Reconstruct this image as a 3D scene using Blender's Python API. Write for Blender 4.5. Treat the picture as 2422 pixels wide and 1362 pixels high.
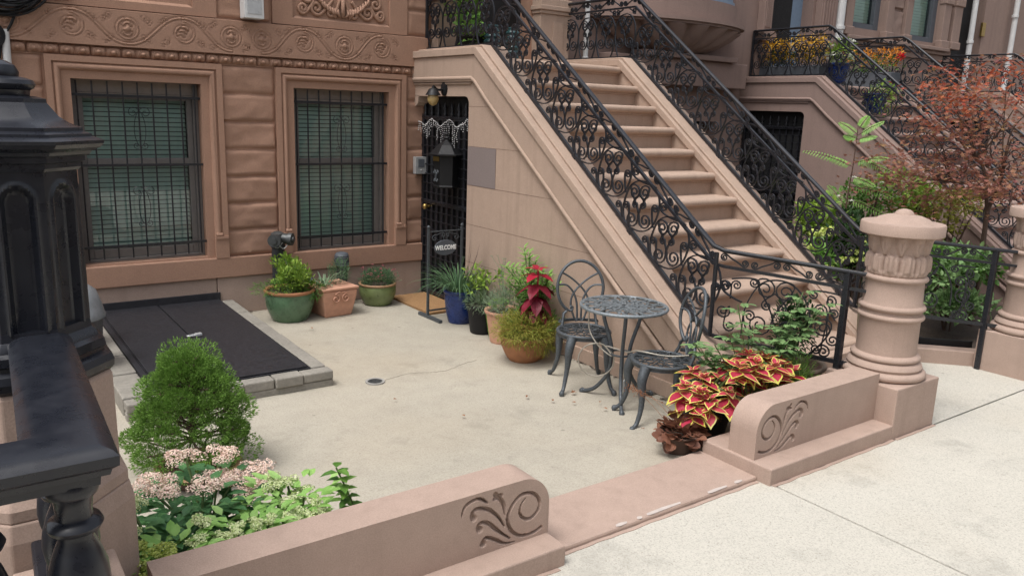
import bpy, math, random
import numpy as np
from mathutils import Vector, Matrix, noise
random.seed(7); rng = np.random.default_rng(7)
for o in list(bpy.data.objects): bpy.data.objects.remove(o)
S = bpy.context.scene; COL = S.collection
PI = math.pi; R = math.radians

# ---------------------------------------------------------------- camera
cd = bpy.data.cameras.new('camera'); cam = bpy.data.objects.new('camera', cd); COL.objects.link(cam)
cd.sensor_width = 36; cd.lens = 28.12; cd.clip_start = .05; cd.clip_end = 400
Rw = ((0.81322759, 0.09850875, -0.57354766), (-0.58096477, 0.19462946, -0.79031596), (0.03377624, 0.97591772, 0.21550816))
cam.matrix_world = Matrix(((*Rw[0], 0), (*Rw[1], 0), (*Rw[2], 2.05), (0, 0, 0, 1)))
S.camera = cam
# ---------------------------------------------------------------- sky, sun, exposure
SUN_EL, SUN_AZ = 66, 258          # degrees; azimuth measured from +Y clockwise
w = bpy.data.worlds.new('World'); S.world = w; w.use_nodes = True
nt = w.node_tree; bg = nt.nodes['Background']
sk = nt.nodes.new('ShaderNodeTexSky'); sk.sky_type = 'NISHITA'; sk.sun_disc = False
sk.sun_elevation = R(SUN_EL); sk.sun_rotation = R(SUN_AZ); sk.air_density = 1.0; sk.dust_density = 5.0; sk.ozone_density = 1.0
hs = nt.nodes.new('ShaderNodeHueSaturation'); hs.inputs['Saturation'].default_value = .35
nt.links.new(sk.outputs[0], hs.inputs['Color']); nt.links.new(hs.outputs[0], bg.inputs[0]); bg.inputs[1].default_value = .13
sl = bpy.data.lights.new('sun', 'SUN'); sl.energy = 1.0; sl.angle = R(22); sl.color = (1, .99, .98)
sun = bpy.data.objects.new('sun', sl); COL.objects.link(sun)
sd = Vector((math.sin(R(SUN_AZ)) * math.cos(R(SUN_EL)), math.cos(R(SUN_AZ)) * math.cos(R(SUN_EL)), math.sin(R(SUN_EL))))
sun.rotation_euler = sd.to_track_quat('Z', 'Y').to_euler()
S.view_settings.view_transform = 'Standard'; S.view_settings.look = 'None'; S.view_settings.gamma = 1
S.view_settings.exposure = .74
S.render.engine = 'CYCLES'
try:
    S.cycles.max_bounces = 8; S.cycles.transparent_max_bounces = 16
except Exception: pass

# ---------------------------------------------------------------- materials
class NT:
    def __init__(s, name):
        m = bpy.data.materials.new(name); m.use_nodes = True; s.m = m; s.t = m.node_tree; s.b = s.t.nodes['Principled BSDF']
    def n(s, typ, **kw):
        nd = s.t.nodes.new('ShaderNode' + typ)
        for k, v in kw.items():
            if k.startswith('i_'):
                key = k[2:].replace('_', ' ')
                nd.inputs[int(key) if key.isdigit() else key].default_value = v
            else: setattr(nd, k, v)
        return nd
    def l(s, a, b): s.t.links.new(a, b)
    def ramp(s, fac, stops):
        r = s.n('ValToRGB'); e = r.color_ramp.elements
        while len(e) < len(stops): e.new(.5)
        for q, (p, c) in zip(e, stops): q.position = p; q.color = (*c, 1)
        s.l(fac, r.inputs[0]); return r.outputs[0]
    def mix(s, f, a, b, bt='MIX'):
        x = s.n('MixRGB', blend_type=bt)
        for k, v in ((0, f), (1, a), (2, b)):
            if hasattr(v, 'links'): s.l(v, x.inputs[k])
            else: x.inputs[k].default_value = v if k == 0 else (*v, 1)
        return x.outputs[0]
    def noise(s, scale, detail=4, rough=.55, co=None):
        x = s.n('TexNoise', i_Scale=scale, i_Detail=detail, i_Roughness=rough)
        if co is not None: s.l(co, x.inputs['Vector'])
        return x.outputs['Fac']
    def co(s): return s.n('TexCoord').outputs['Object']
def sh(c, k): return tuple(min(1, x * k) for x in c)
def stone(name, c, var=.14, bump=.25, fine=140, rough=.85, c2=None, streak=.0):
    s = NT(name); co = s.co()
    a = s.noise(1.3, 6, .6, co); b = s.noise(9, 5, .6, co); d = s.noise(fine, 3, .6, co)
    base = s.ramp(a, [(.3, sh(c, 1 - var)), (.55, c), (.75, c2 or sh(c, 1 + var))])
    base = s.mix(.5, base, s.ramp(b, [(.3, sh(c, 1 - var * .8)), (.7, sh(c, 1 + var * .7))]))
    base = s.mix(.35, base, s.ramp(d, [(.35, sh(c, .72)), (.65, sh(c, 1.22))]))
    if streak:
        mp = s.n('Mapping'); mp.inputs['Scale'].default_value = (9, 9, .45); s.l(co, mp.inputs[0])
        st = s.noise(1.0, 5, .6, mp.outputs[0])
        base = s.mix(s.ramp(st, [(.52, (0, 0, 0)), (.72, (streak,) * 3)]), base, sh(c, .62))
    s.l(base, s.b.inputs['Base Color']); s.b.inputs['Roughness'].default_value = rough
    s.b.inputs['Specular IOR Level'].default_value = .25
    sp = s.noise(4.2, 8, .78, co); base = s.mix(s.ramp(sp, [(.57, (0, 0, 0)), (.68, (.38,) * 3)]), base, sh(c, .66))
    sq_ = s.noise(2.1, 7, .7, co); base = s.mix(s.ramp(sq_, [(.58, (0, 0, 0)), (.7, (.3,) * 3)]), base, sh(c, 1.25))
    s.l(base, s.b.inputs['Base Color'])
    bp = s.n('Bump', i_Strength=bump, i_Distance=.004); s.l(s.mix(.5, d, b), bp.inputs['Height']); s.l(bp.outputs[0], s.b.inputs['Normal'])
    return s.m
def plain(name, c, rough=.5, metal=0, var=.1, bump=.0, scale=25, spec=.5):
    s = NT(name); co = s.co(); a = s.noise(scale, 5, .6, co)
    s.l(s.ramp(a, [(.3, sh(c, 1 - var)), (.7, sh(c, 1 + var))]), s.b.inputs['Base Color'])
    s.l(s.ramp(s.noise(scale * 2, 4, .6, co), [(.3, (max(0, rough - .1),) * 3), (.7, (min(1, rough + .12),) * 3)]), s.b.inputs['Roughness'])
    s.b.inputs['Metallic'].default_value = metal; s.b.inputs['Specular IOR Level'].default_value = spec
    if bump:
        bp = s.n('Bump', i_Strength=bump, i_Distance=.003); s.l(a, bp.inputs['Height']); s.l(bp.outputs[0], s.b.inputs['Normal'])
    return s.m
def leafmat(name, cols, rough=.5, trans=.25):
    s = NT(name); g = s.n('NewGeometry')
    n = len(cols); c = s.ramp(g.outputs['Random Per Island'], [(i / max(1, n - 1), q) for i, q in enumerate(cols)])
    nz = s.noise(14, 3, .5, s.co()); c = s.mix(.35, c, s.ramp(nz, [(.3, sh(cols[0], .8)), (.7, sh(cols[-1], 1.1))]))
    s.l(c, s.b.inputs['Base Color']); s.b.inputs['Roughness'].default_value = rough; s.b.inputs['Specular IOR Level'].default_value = .3
    tr = s.n('BsdfTranslucent'); s.l(c, tr.inputs[0]); mx = s.n('MixShader'); mx.inputs[0].default_value = trans
    s.l(s.b.outputs[0], mx.inputs[1]); s.l(tr.outputs[0], mx.inputs[2]); s.l(mx.outputs[0], s.t.nodes['Material Output'].inputs[0])
    return s.m
def concrete(name, c, spk, joint=False, stain=.12):
    s = NT(name); co = s.co()
    a = s.noise(.9, 6, .6, co); b = s.noise(5, 6, .65, co); d = s.noise(90, 4, .7, co)
    base = s.ramp(a, [(.3, sh(c, 1 - stain)), (.7, sh(c, 1 + stain * .6))])
    base = s.mix(.5, base, s.ramp(b, [(.25, sh(c, 1 - stain * 1.3)), (.6, c), (.8, sh(c, 1.08))]))
    base = s.mix(.4, base, s.ramp(d, [(.35, sh(c, .7)), (.65, sh(c, 1.2))]))
    v = s.n('TexVoronoi', i_Scale=150.0); s.l(co, v.inputs['Vector'])
    hv = s.n('HueSaturation', i_Saturation=0.0); s.l(v.outputs['Color'], hv.inputs['Color'])
    peb = s.ramp(hv.outputs[0], [(.18, (.16, .13, .11)), (.34, sh(c, .8)), (.6, c), (.82, sh(c, 1.4))])
    base = s.mix(spk, base, peb)
    bl = s.noise(2.3, 8, .75, co); base = s.mix(s.ramp(bl, [(.54, (0, 0, 0)), (.66, (.42,) * 3)]), base, sh(c, .62))
    wp = s.noise(.55, 3, .5, co); base = s.mix(s.ramp(wp, [(.5, (0, 0, 0)), (.72, (.3,) * 3)]), base, (c[0] * .95, c[1] * .82, c[2] * .68))
    gv = s.n('TexVoronoi', i_Scale=2.6); s.l(co, gv.inputs['Vector']); base = s.mix(s.ramp(gv.outputs['Distance'], [(.028, (.5,) * 3), (.045, (0, 0, 0))]), base, sh(c, .38))
    s.l(base, s.b.inputs['Base Color']); s.b.inputs['Roughness'].default_value = .9; s.b.inputs['Specular IOR Level'].default_value = .2
    bp = s.n('Bump', i_Strength=.35, i_Distance=.004); s.l(s.mix(.5, d, v.outputs['Distance']), bp.inputs['Height']); s.l(bp.outputs[0], s.b.inputs['Normal'])
    return s.m
def glassmat(name, tint=(.8, .9, .88), gl=.12):
    s = NT(name); tr = s.n('BsdfTransparent'); tr.inputs[0].default_value = (*tint, 1)
    gb = s.n('BsdfGlossy'); gb.inputs['Roughness'].default_value = .03; gb.inputs[0].default_value = (1, 1, 1, 1)
    fr = s.n('Fresnel', i_IOR=1.5); mx = s.n('MixShader'); ad = s.n('Math', operation='ADD'); ad.inputs[1].default_value = gl
    s.l(fr.outputs[0], ad.inputs[0]); s.l(ad.outputs[0], mx.inputs[0]); s.l(tr.outputs[0], mx.inputs[1]); s.l(gb.outputs[0], mx.inputs[2])
    s.l(mx.outputs[0], s.t.nodes['Material Output'].inputs[0]); return s.m
M = {}
M['facade'] = stone('brownstone facade', (.36, .216, .152), .14, .35, 130, streak=.12)
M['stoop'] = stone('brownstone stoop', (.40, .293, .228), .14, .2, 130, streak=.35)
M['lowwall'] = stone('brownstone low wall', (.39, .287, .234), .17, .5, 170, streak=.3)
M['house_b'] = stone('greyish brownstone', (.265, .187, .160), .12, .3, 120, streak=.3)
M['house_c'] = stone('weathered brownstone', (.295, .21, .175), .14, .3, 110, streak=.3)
M['greypatch'] = stone('grey unpainted stone', (.215, .175, .165), .05, .15, 140)
M['joint'] = plain('dark joint', (.07, .045, .035), .95)
M['redjoint'] = plain('brown joint', (.13, .075, .05), .95)
M['granite'] = stone('granite curb', (.25, .232, .20), .42, .9, 45, .9)
M['courtyard'] = concrete('courtyard concrete', (.38, .348, .285), .24, stain=.34)
M['sidewalk'] = concrete('sidewalk concrete', (.445, .423, .368), .36, stain=.16)
M['soil'] = plain('soil', (.05, .035, .025), .95, var=.5, bump=1, scale=60)
M['bark'] = plain('bark chips', (.10, .055, .04), .95, var=.5, bump=1, scale=40)
M['iron'] = plain('black painted iron', (.015, .016, .020), .32, 0, .2, .1, 60)
M['ironbig'] = plain('glossy black cast iron', (.012, .0135, .019), .3, 0, .1, .02, 8, spec=.5)
M['alu'] = plain('weathered cast aluminium', (.075, .085, .094), .5, .3, .3, .3, 70)
M['tabletop'] = plain('pale grey cast aluminium', (.20, .225, .24), .5, .4, .3, .3, 70)
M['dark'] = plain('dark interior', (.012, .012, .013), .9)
M['frame'] = plain('bronze window frame', (.15, .138, .13), .5, .2, .1)
M['tan'] = plain('tan window lintel', (.24, .20, .17), .7)
M['blind'] = plain('green blind', (.48, .60, .55), .6, 0, .05)
M['blindg'] = plain('pale green blind', (.42, .58, .50), .6, 0, .05)
M['glass'] = glassmat('window glass', (.86, .93, .91), .03)
M['white'] = plain('white painted metal', (.58, .58, .57), .4, 0, .04)
M['steel'] = plain('brushed steel', (.55, .56, .56), .35, .5, .08)
M['brass'] = plain('brass', (.45, .30, .10), .35, .9, .1)
M['hatch'] = plain('black hatch metal', (.017, .017, .021), .5, 0, .3, .4, 26)
M['blue'] = plain('blue painted wood', (.17, .24, .33), .5, 0, .08)
M['amber'] = plain('amber lamp glass', (.42, .30, .13), .25)
M['ggreen'] = plain('green glazed pot', (.085, .155, .085), .3, 0, .3, .1, 9)
M['golive'] = plain('olive glazed pot', (.15, .19, .075), .35, 0, .25, .1, 9)
M['terra'] = plain('pale terracotta', (.52, .28, .19), .8, 0, .12, .2, 20)
M['terrab'] = plain('brown terracotta', (.36, .16, .075), .7, 0, .15, .2, 20)
M['rim'] = plain('tan pot rim', (.34, .20, .11), .5, 0, .2)
M['gblue'] = plain('navy glazed pot', (.012, .03, .13), .28, 0, .3, .1, 12)
M['black'] = plain('black plastic', (.010, .010, .011), .5, spec=.3)
M['olivepot'] = plain('olive stone planter', (.14, .115, .075), .8, 0, .15, .3, 25)
M['taupe'] = plain('taupe clay pot', (.24, .185, .14), .7, 0, .12, .2, 20)
M['coir'] = plain('coir doormat', (.30, .17, .075), .95, 0, .35, 1, 160)
M['slate'] = plain('slate grey sign', (.085, .095, .11), .6)
M['binw'] = plain('grey bin lid plastic', (.19, .20, .21), .35, 0, .12, .4, 18)
M['bing'] = plain('dark grey bin', (.085, .085, .09), .5)
M['pvc'] = plain('weathered black pipe', (.03, .032, .036), .45, 0, .2)
M['zinc'] = plain('grey hydrant brass', (.085, .09, .09), .45, .5, .2, .3)
M['cable'] = plain('steel cable sheath', (.33, .30, .25), .5, .2)
M['stem'] = plain('green stem', (.10, .16, .05), .7)
M['twig'] = plain('brown twig', (.09, .055, .04), .85)
M['bead'] = plain('silver beads', (.75, .75, .75), .25, .3)
M['zincpale'] = plain('worn grey metal', (.30, .29, .27), .6)
M['lettering'] = plain('white sign paint', (.88, .88, .87), .6, 0, .02)
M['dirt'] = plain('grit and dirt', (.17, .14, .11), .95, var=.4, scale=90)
M['crack'] = plain('fine crack', (.29, .26, .21), .95)
M['chipw'] = plain('white chipped paint', (.47, .41, .37), .8)
# foliage
L = leafmat
M['spruce'] = L('spruce needles', [(.09, .18, .03), (.155, .29, .05), (.24, .41, .085)], .6, .15)
M['sedleaf'] = L('stonecrop leaves', [(.05, .14, .055), (.075, .20, .075), (.11, .25, .09)], .45)
M['lime'] = L('lime leaves', [(.20, .42, .08), (.30, .54, .13), (.42, .63, .22)], .5)
M['pinkfl'] = L('pink stonecrop florets', [(.84, .74, .54), (.86, .55, .52), (.90, .64, .60), (.88, .76, .62)], .8, .1)
M['creamfl'] = L('cream stonecrop florets', [(.48, .60, .22), (.66, .74, .36), (.80, .82, .56)], .8, .1)
M['leafg'] = L('mid green leaves', [(.05, .13, .025), (.09, .21, .035), (.15, .29, .05)], .5)
M['leafy'] = L('yellow green leaves', [(.12, .24, .03), (.22, .36, .05), (.34, .46, .08)], .5)
M['grassb'] = L('blue green grass', [(.06, .14, .07), (.10, .20, .10), (.16, .26, .12)], .6)
M['silver'] = L('silver green leaves', [(.12, .19, .12), (.20, .28, .17), (.28, .36, .22)], .6)
M['golden'] = L('golden fern', [(.15, .18, .025), (.26, .27, .04), (.36, .33, .07)], .6)
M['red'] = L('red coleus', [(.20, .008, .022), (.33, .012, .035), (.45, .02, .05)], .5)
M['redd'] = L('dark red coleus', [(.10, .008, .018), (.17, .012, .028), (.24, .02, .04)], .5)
M['redc'] = L('coleus red centre', [(.36, .015, .05), (.52, .03, .085), (.60, .09, .12)], .5)
M['yelc'] = L('coleus yellow edge', [(.60, .55, .06), (.74, .68, .14), (.78, .72, .30)], .5)
M['heuch'] = L('bronze heuchera', [(.10, .045, .035), (.20, .085, .055), (.32, .15, .09)], .6)
M['rose'] = L('rose leaves', [(.10, .20, .07), (.17, .30, .12), (.27, .40, .16)], .5)
M['box'] = L('dark evergreen', [(.012, .035, .012), (.03, .07, .02), (.05, .10, .03)], .5)
M['maple'] = L('maple leaves', [(.26, .09, .095), (.40, .15, .13), (.46, .20, .14), (.33, .22, .09)], .6, .35)
M['mapler'] = L('scarlet maple leaves', [(.40, .06, .05), (.52, .12, .06), (.54, .20, .08)], .6, .35)
M['flyellow'] = L('yellow flowers', [(.55, .30, .02), (.70, .42, .03), (.80, .52, .08)], .7)
M['florange'] = L('orange flowers', [(.60, .22, .03), (.70, .32, .06)], .7)
M['flwhite'] = L('white flowers', [(.70, .72, .60), (.80, .80, .74)], .7)
M['flred'] = L('red flowers', [(.55, .01, .03), (.65, .03, .05)], .6)
M['flpink'] = L('small pink flowers', [(.35, .10, .12), (.50, .18, .18)], .7)
M['cordy'] = L('dark cordyline', [(.035, .018, .02), (.07, .035, .035)], .5)
M['dryleaf'] = L('dry leaves', [(.20, .08, .04), (.33, .15, .07)], .8)
M['hydr'] = L('chartreuse hydrangea', [(.40, .50, .08), (.58, .66, .16), (.66, .72, .28)], .7)
M['fern'] = L('locust leaves', [(.12, .28, .05), (.20, .40, .08), (.30, .48, .12)], .5)

# ---------------------------------------------------------------- mesh helpers
W = {}
def V3(*a): return np.array(a, float)
class MB:
    def __init__(s): s.v = []; s.f = []; s.m = []; s.n = 0
    def add(s, vs, fs, m=0):
        vs = np.asarray(vs, float).reshape(-1, 3); k = s.n
        s.v.append(vs); s.n += len(vs)
        for f in fs: s.f.append([i + k for i in f])
        s.m += m if isinstance(m, list) else [m] * len(fs)
        return s
    def box(s, x0, x1, y0, y1, z0, z1, m=0):
        return s.add([(x, y, z) for z in (z0, z1) for y in (y0, y1) for x in (x0, x1)],
                     [(0, 2, 3, 1), (4, 5, 7, 6), (0, 1, 5, 4), (2, 6, 7, 3), (0, 4, 6, 2), (1, 3, 7, 5)], m)
    def prism(s, poly, vec, m=0):
        p = np.array(poly, float); n = len(p); q = p + np.array(vec)
        return s.add(np.vstack([p, q]), [list(range(n))[::-1], list(range(n, 2 * n))] + [[i, (i + 1) % n, n + (i + 1) % n, n + i] for i in range(n)], m)
    def yz(s, poly, x0, x1, m=0): return s.prism([(x0, a, b) for a, b in poly], (x1 - x0, 0, 0), m)
    def xz(s, poly, y0, y1, m=0): return s.prism([(a, y0, b) for a, b in poly], (0, y1 - y0, 0), m)
    def xy(s, poly, z0, z1, m=0): return s.prism([(a, b, z0) for a, b in poly], (0, 0, z1 - z0), m)
    def sweep(s, path, ring, closed=False, up=None, m=0, scale=None, caps=True):
        """sweep a 2D ring (list of (a,b)) along path; frame by parallel transport or fixed up"""
        P = np.array(path, float); n = len(P); k = len(ring); T = np.gradient(P, axis=0) if not closed else np.roll(P, -1, 0) - np.roll(P, 1, 0)
        T /= np.linalg.norm(T, axis=1)[:, None] + 1e-12
        if up is None:
            u = np.cross(T[0], (0, 0, 1)); u = u if np.linalg.norm(u) > .1 else np.cross(T[0], (1, 0, 0))
        vs = []
        for i in range(n):
            if up is not None: u = np.cross(T[i], up)
            u = u - T[i] * (u @ T[i]); u = u / (np.linalg.norm(u) + 1e-12); b = np.cross(T[i], u)
            sc = 1 if scale is None else scale[i]
            for (a, c) in ring: vs.append(P[i] + u * a * sc + b * c * sc)
        fs = []
        for i in range(n if closed else n - 1):
            j = (i + 1) % n
            for q in range(k): fs.append((i * k + q, i * k + (q + 1) % k, j * k + (q + 1) % k, j * k + q))
        if not closed and caps: fs += [list(range(k))[::-1], [(n - 1) * k + q for q in range(k)]]
        return s.add(vs, fs, m)
    def tube(s, path, r, k=6, closed=False, m=0, scale=None):
        return s.sweep(path, [(r * math.cos(2 * PI * i / k), r * math.sin(2 * PI * i / k)) for i in range(k)], closed, None, m, scale)
    def bar(s, path, nrm, w, t, closed=False, m=0):
        a, b = w / 2, t / 2
        return s.sweep(path, [(-a, -b), (a, -b), (a, b), (-a, b)], closed, np.array(nrm, float), m)
    def lathe(s, prof, c=(0, 0, 0), n=24, m=0, rf=None, caps=True, a0=0):
        vs = []; k = len(prof)
        for (r, z) in prof:
            for i in range(n):
                t = a0 + 2 * PI * i / n; q = r * (rf(t, z) if rf else 1)
                vs.append((c[0] + q * math.cos(t), c[1] + q * math.sin(t), c[2] + z))
        fs = [(i * n + j, i * n + (j + 1) % n, (i + 1) * n + (j + 1) % n, (i + 1) * n + j) for i in range(k - 1) for j in range(n)]
        if caps: fs += [list(range(n))[::-1], [(k - 1) * n + j for j in range(n)]]
        return s.add(vs, fs, m)
    def grid(s, P, m=0, flip=False):
        a, b = P.shape[:2]
        fs = [(i * b + j, i * b + j + 1, (i + 1) * b + j + 1, (i + 1) * b + j) for i in range(a - 1) for j in range(b - 1)]
        if flip: fs = [f[::-1] for f in fs]
        return s.add(P.reshape(-1, 3), fs, m)
    def leaves(s, pos, d, up, Ln, Wd, kind='oval', fold=.15, droop=.15, m=0):
        pos = np.atleast_2d(np.array(pos, float)); N = len(pos)
        d = np.atleast_2d(np.array(d, float)) * np.ones((N, 1)); d = d / (np.linalg.norm(d, axis=1)[:, None] + 1e-9)
        up = np.atleast_2d(np.array(up, float)) * np.ones((N, 1)); sd = np.cross(d, up); sd /= np.linalg.norm(sd, axis=1)[:, None] + 1e-9
        nn = np.cross(sd, d); Ln = np.ones(N) * Ln; Wd = np.ones(N) * Wd
        t, fs, mi = LEAF[kind]
        t = np.array(t, float)
        x = t[:, 0]; y = t[:, 1]; z = fold * (np.abs(y) * 2) - droop * x ** 2
        P = pos[:, None] + d[:, None] * (Ln[:, None] * x)[..., None] + sd[:, None] * (Wd[:, None] * y)[..., None] + nn[:, None] * (np.where(True, Wd[:, None] * fold * np.abs(y) * 2 - Ln[:, None] * droop * x ** 2, 0))[..., None]
        k = len(t); base = s.n; s.v.append(P.reshape(-1, 3)); s.n += N * k
        for i in range(N):
            o = base + i * k
            for f in fs: s.f.append([q + o for q in f])
        s.m += ([m + q for q in mi]) * N
        return s
    def build(s, name, mats, parent=None, smooth=None, bevel=0, world=True, recalc=True, segs=2):
        me = bpy.data.meshes.new(name)
        vs = np.vstack(s.v) if s.v else np.zeros((0, 3))
        me.from_pydata(vs.tolist(), [], s.f)
        if not isinstance(mats, (list, tuple)): mats = [mats]
        for q in mats: me.materials.append(M[q] if isinstance(q, str) else q)
        if len(mats) > 1: me.polygons.foreach_set('material_index', s.m)
        if recalc:
            import bmesh
            bm = bmesh.new(); bm.from_mesh(me); bmesh.ops.recalc_face_normals(bm, faces=bm.faces); bm.to_mesh(me); bm.free()
        if smooth is not None:
            me.polygons.foreach_set('use_smooth', [True] * len(me.polygons))
            if smooth < 180: me.set_sharp_from_angle(angle=R(smooth))
        me.update()
        o = bpy.data.objects.new(name, me); COL.objects.link(o); W[o] = Matrix()
        if parent is not None:
            o.parent = parent
            if world: o.matrix_parent_inverse = W[parent].inverted()
            else: W[o] = W[parent].copy()
        if bevel:
            bv = o.modifiers.new('bevel', 'BEVEL'); bv.width = bevel; bv.segments = segs; bv.limit_method = 'ANGLE'; bv.angle_limit = R(35)
        return o
oval_t = [(0, 0), (.35, .5), (.35, 0), (.35, -.5), (.72, .36), (.72, 0), (.72, -.36), (1, 0)]
oval_f = [(0, 3, 2), (0, 2, 1), (2, 3, 6, 5), (2, 5, 4, 1), (5, 6, 7), (5, 7, 4)]
LEAF = {'oval': (oval_t, oval_f, [0] * 6),
        'needle': ([(0, 0), (.4, .5), (1, 0), (.4, -.5)], [(0, 3, 2, 1)], [0]),
        'blade': ([(0, -.35), (0, .35), (.4, .5), (.4, -.5), (.75, .35), (.75, -.35), (1, 0)], [(0, 3, 2, 1), (3, 5, 4, 2), (5, 6, 4)], [0] * 3),
        'palm': ([(0, 0), (.25, .18), (.55, .62), (.45, .22), (.8, .38), (.62, .1), (1, 0), (.62, -.1), (.8, -.38), (.45, -.22), (.55, -.62), (.25, -.18)],
                 [(0, 11, 10, 9), (0, 9, 8, 7), (0, 7, 6, 5), (0, 5, 4, 3), (0, 3, 2, 1)], [0] * 5),
        'round': ([(0, 0), (.05, .3), (.3, .52), (.62, .5), (.9, .28), (1, 0), (.9, -.28), (.62, -.5), (.3, -.52), (.05, -.3), (.45, 0)],
                  [(10, i, (i + 1) % 10) for i in range(10)], [0] * 10)}
# two-tone leaf: yellow margin ring (material 1) round a red centre (material 0)
_o = [(0, 0), (.12, .28), (.3, .46), (.5, .47), (.72, .33), (.88, .16), (1.06, 0), (.88, -.16), (.72, -.33), (.5, -.47), (.3, -.46), (.12, -.28)]
_i = [(.05, 0), (.18, .21), (.32, .36), (.5, .37), (.69, .255), (.80, .115), (.92, 0), (.80, -.115), (.69, -.255), (.5, -.37), (.32, -.36), (.18, -.21)]
LEAF['coleus'] = (_o + _i + [(.45, 0)], [(i, (i + 1) % 12, 12 + (i + 1) % 12, 12 + i) for i in range(12)] + [(24, 12 + i, 12 + (i + 1) % 12) for i in range(12)], [1] * 12 + [0] * 12)

def tag(o, label, cat, group=None, kind=None):
    if label: o['label'] = label
    if cat: o['category'] = cat
    if group: o['group'] = group
    if kind: o['kind'] = kind
    return o
def thing(name, label, cat, loc=(0, 0, 0), rz=0, group=None):
    o = bpy.data.objects.new(name, None); COL.objects.link(o); o.location = loc; o.rotation_euler = (0, 0, rz); o.empty_display_size = .1
    W[o] = Matrix.Translation(loc) @ Matrix.Rotation(rz, 4, 'Z')
    return tag(o, label, cat, group)
def copy_tree(o, parent=None):
    c = o.copy(); COL.objects.link(c)
    if parent is not None: c.parent = parent; c.matrix_parent_inverse = o.matrix_parent_inverse.copy()
    W[c] = W[o].copy()
    for ch in list(o.children): copy_tree(ch, c)
    return c
def struct(o): o['kind'] = 'structure'; return o
def rv(n): 
    v = rng.normal(size=(n, 3)); return v / np.linalg.norm(v, axis=1)[:, None]
def bez(p0, p1, p2, p3, n=14):
    t = np.linspace(0, 1, n)[:, None]; p0, p1, p2, p3 = map(lambda q: np.array(q, float), (p0, p1, p2, p3))
    return (1 - t) ** 3 * p0 + 3 * (1 - t) ** 2 * t * p1 + 3 * (1 - t) * t * t * p2 + t ** 3 * p3
def smoothpath(pts, n=8):
    P = np.array(pts, float); out = []; k = len(P)
    for i in range(k - 1):
        a, b = P[i], P[i + 1]; ta = (P[i + 1] - P[max(0, i - 1)]) / 2; tb = (P[min(k - 1, i + 2)] - P[i]) / 2
        q = bez(a, a + ta / 3, b - tb / 3, b, n + 1); out.append(q if i == k - 2 else q[:-1])
    return np.vstack(out)
def spiral(c, r, a0, sgn, turns=1.35, n=20, r1=.18):
    t = np.linspace(0, 1, n); a = a0 + sgn * 2 * PI * turns * t; q = r * (1 - (1 - r1) * t)
    return np.stack([c[0] + q * np.cos(a), c[1] + q * np.sin(a)], 1)
def scroll(c0, r0, a0, s0, c1=None, r1=0, a1=0, s1=0, pull=.1, turns=1.35, end=None, endt=None):
    """2D scroll: spiral at c0, a body curve, spiral at c1 (or a plain end point)"""
    A = spiral(c0, r0, a0, s0, turns)
    ta = -s0 * np.array([-math.sin(a0), math.cos(a0)])
    if c1 is not None:
        B = spiral(c1, r1, a1, s1, turns); tb = -s1 * np.array([-math.sin(a1), math.cos(a1)]); e = B[0]
        body = bez(A[0], A[0] + ta * pull, e + tb * pull, e, 16)
        return np.vstack([A[::-1], body[1:-1], B])
    e = np.array(end, float); tb = np.array(endt, float)
    return np.vstack([A[::-1], bez(A[0], A[0] + ta * pull, e + tb * pull, e, 14)[1:]])
# ================================================================ SETTING
D = 7.843; XS = 4.298; PITCH = 5.4
def sheet(name, pts, mat, th=None):
    mb = MB(); mb.add(pts, [list(range(len(pts)))]); return struct(mb.build(name, mat, recalc=False))
sheet('ground', [(-60, -60, -.12), (90, -60, -.12), (90, 60, -.12), (-60, 60, -.12)], 'soil')
# sidewalk as separate flags with narrow real gaps
mb = MB()
xs = [-9.0, -5.4, -1.5, 1.95, 3.62, 7.6, 9.6, 10.8, 12.7, 14.6, 18, 24]
for i in range(len(xs) - 1):
    for (y0, y1) in ((2.445, .62), (.62, -1.2), (-1.2, -3.0)):
        a, b = xs[i], xs[i + 1]
        y0q = y0 if y0 < 2 or b > 7 else 2.7
        mb.box(a + .006, b - .006, y1 + .006, y0q - .006, -.05, .078)
struct(mb.build('sidewalk', 'sidewalk', bevel=.006))
mb = MB(); mb.box(-9, 24, -3.0, 2.44, -.06, .062); struct(mb.build('sidewalk_joint_bed', 'soil'))
# entry path between the two columns
mb = MB(); mb.xy([(5.34, 2.452), (6.99, 2.452), (6.99, 2.9), (7.15, 3.0), (6.4, 3.76), (4.3, 3.76), (4.3, 2.97), (5.34, 2.97)], -.05, .076); struct(mb.build('path', 'sidewalk'))
# courtyard: flat, rising slightly to the threshold; fine mesh with gentle unevenness
nx, ny = 60, 70; P = np.zeros((nx, ny, 3))
for i, x in enumerate(np.linspace(.2, XS + .02, nx)):
    for j, y in enumerate(np.linspace(2.6, D + .02, ny)):
        P[i, j] = (x, y, max(0, (3.9 - y) / 1.3 * .085) + .006 * (noise.noise((x * 1.1, y * 1.1, 3))))
mb = MB(); mb.grid(P)
cr = smoothpath([(2.64, 5.28), (2.9, 5.33), (3.15, 5.25), (3.4, 5.33), (3.55, 5.36)], 14); cr += rng.normal(size=cr.shape) * .006
mb.bar(np.column_stack([cr, np.full(len(cr), .004)]), (0, 0, 1), .0014, .002, m=1)
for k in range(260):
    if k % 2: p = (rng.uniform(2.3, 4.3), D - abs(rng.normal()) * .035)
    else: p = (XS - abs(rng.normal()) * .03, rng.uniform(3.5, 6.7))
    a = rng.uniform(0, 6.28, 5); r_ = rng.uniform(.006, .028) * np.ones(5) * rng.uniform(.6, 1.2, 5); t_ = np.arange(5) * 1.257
    mb.add([(p[0] + r * math.cos(q), p[1] + r * math.sin(q), .0075) for r, q in zip(r_, t_)], [list(range(5))], 2)
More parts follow.
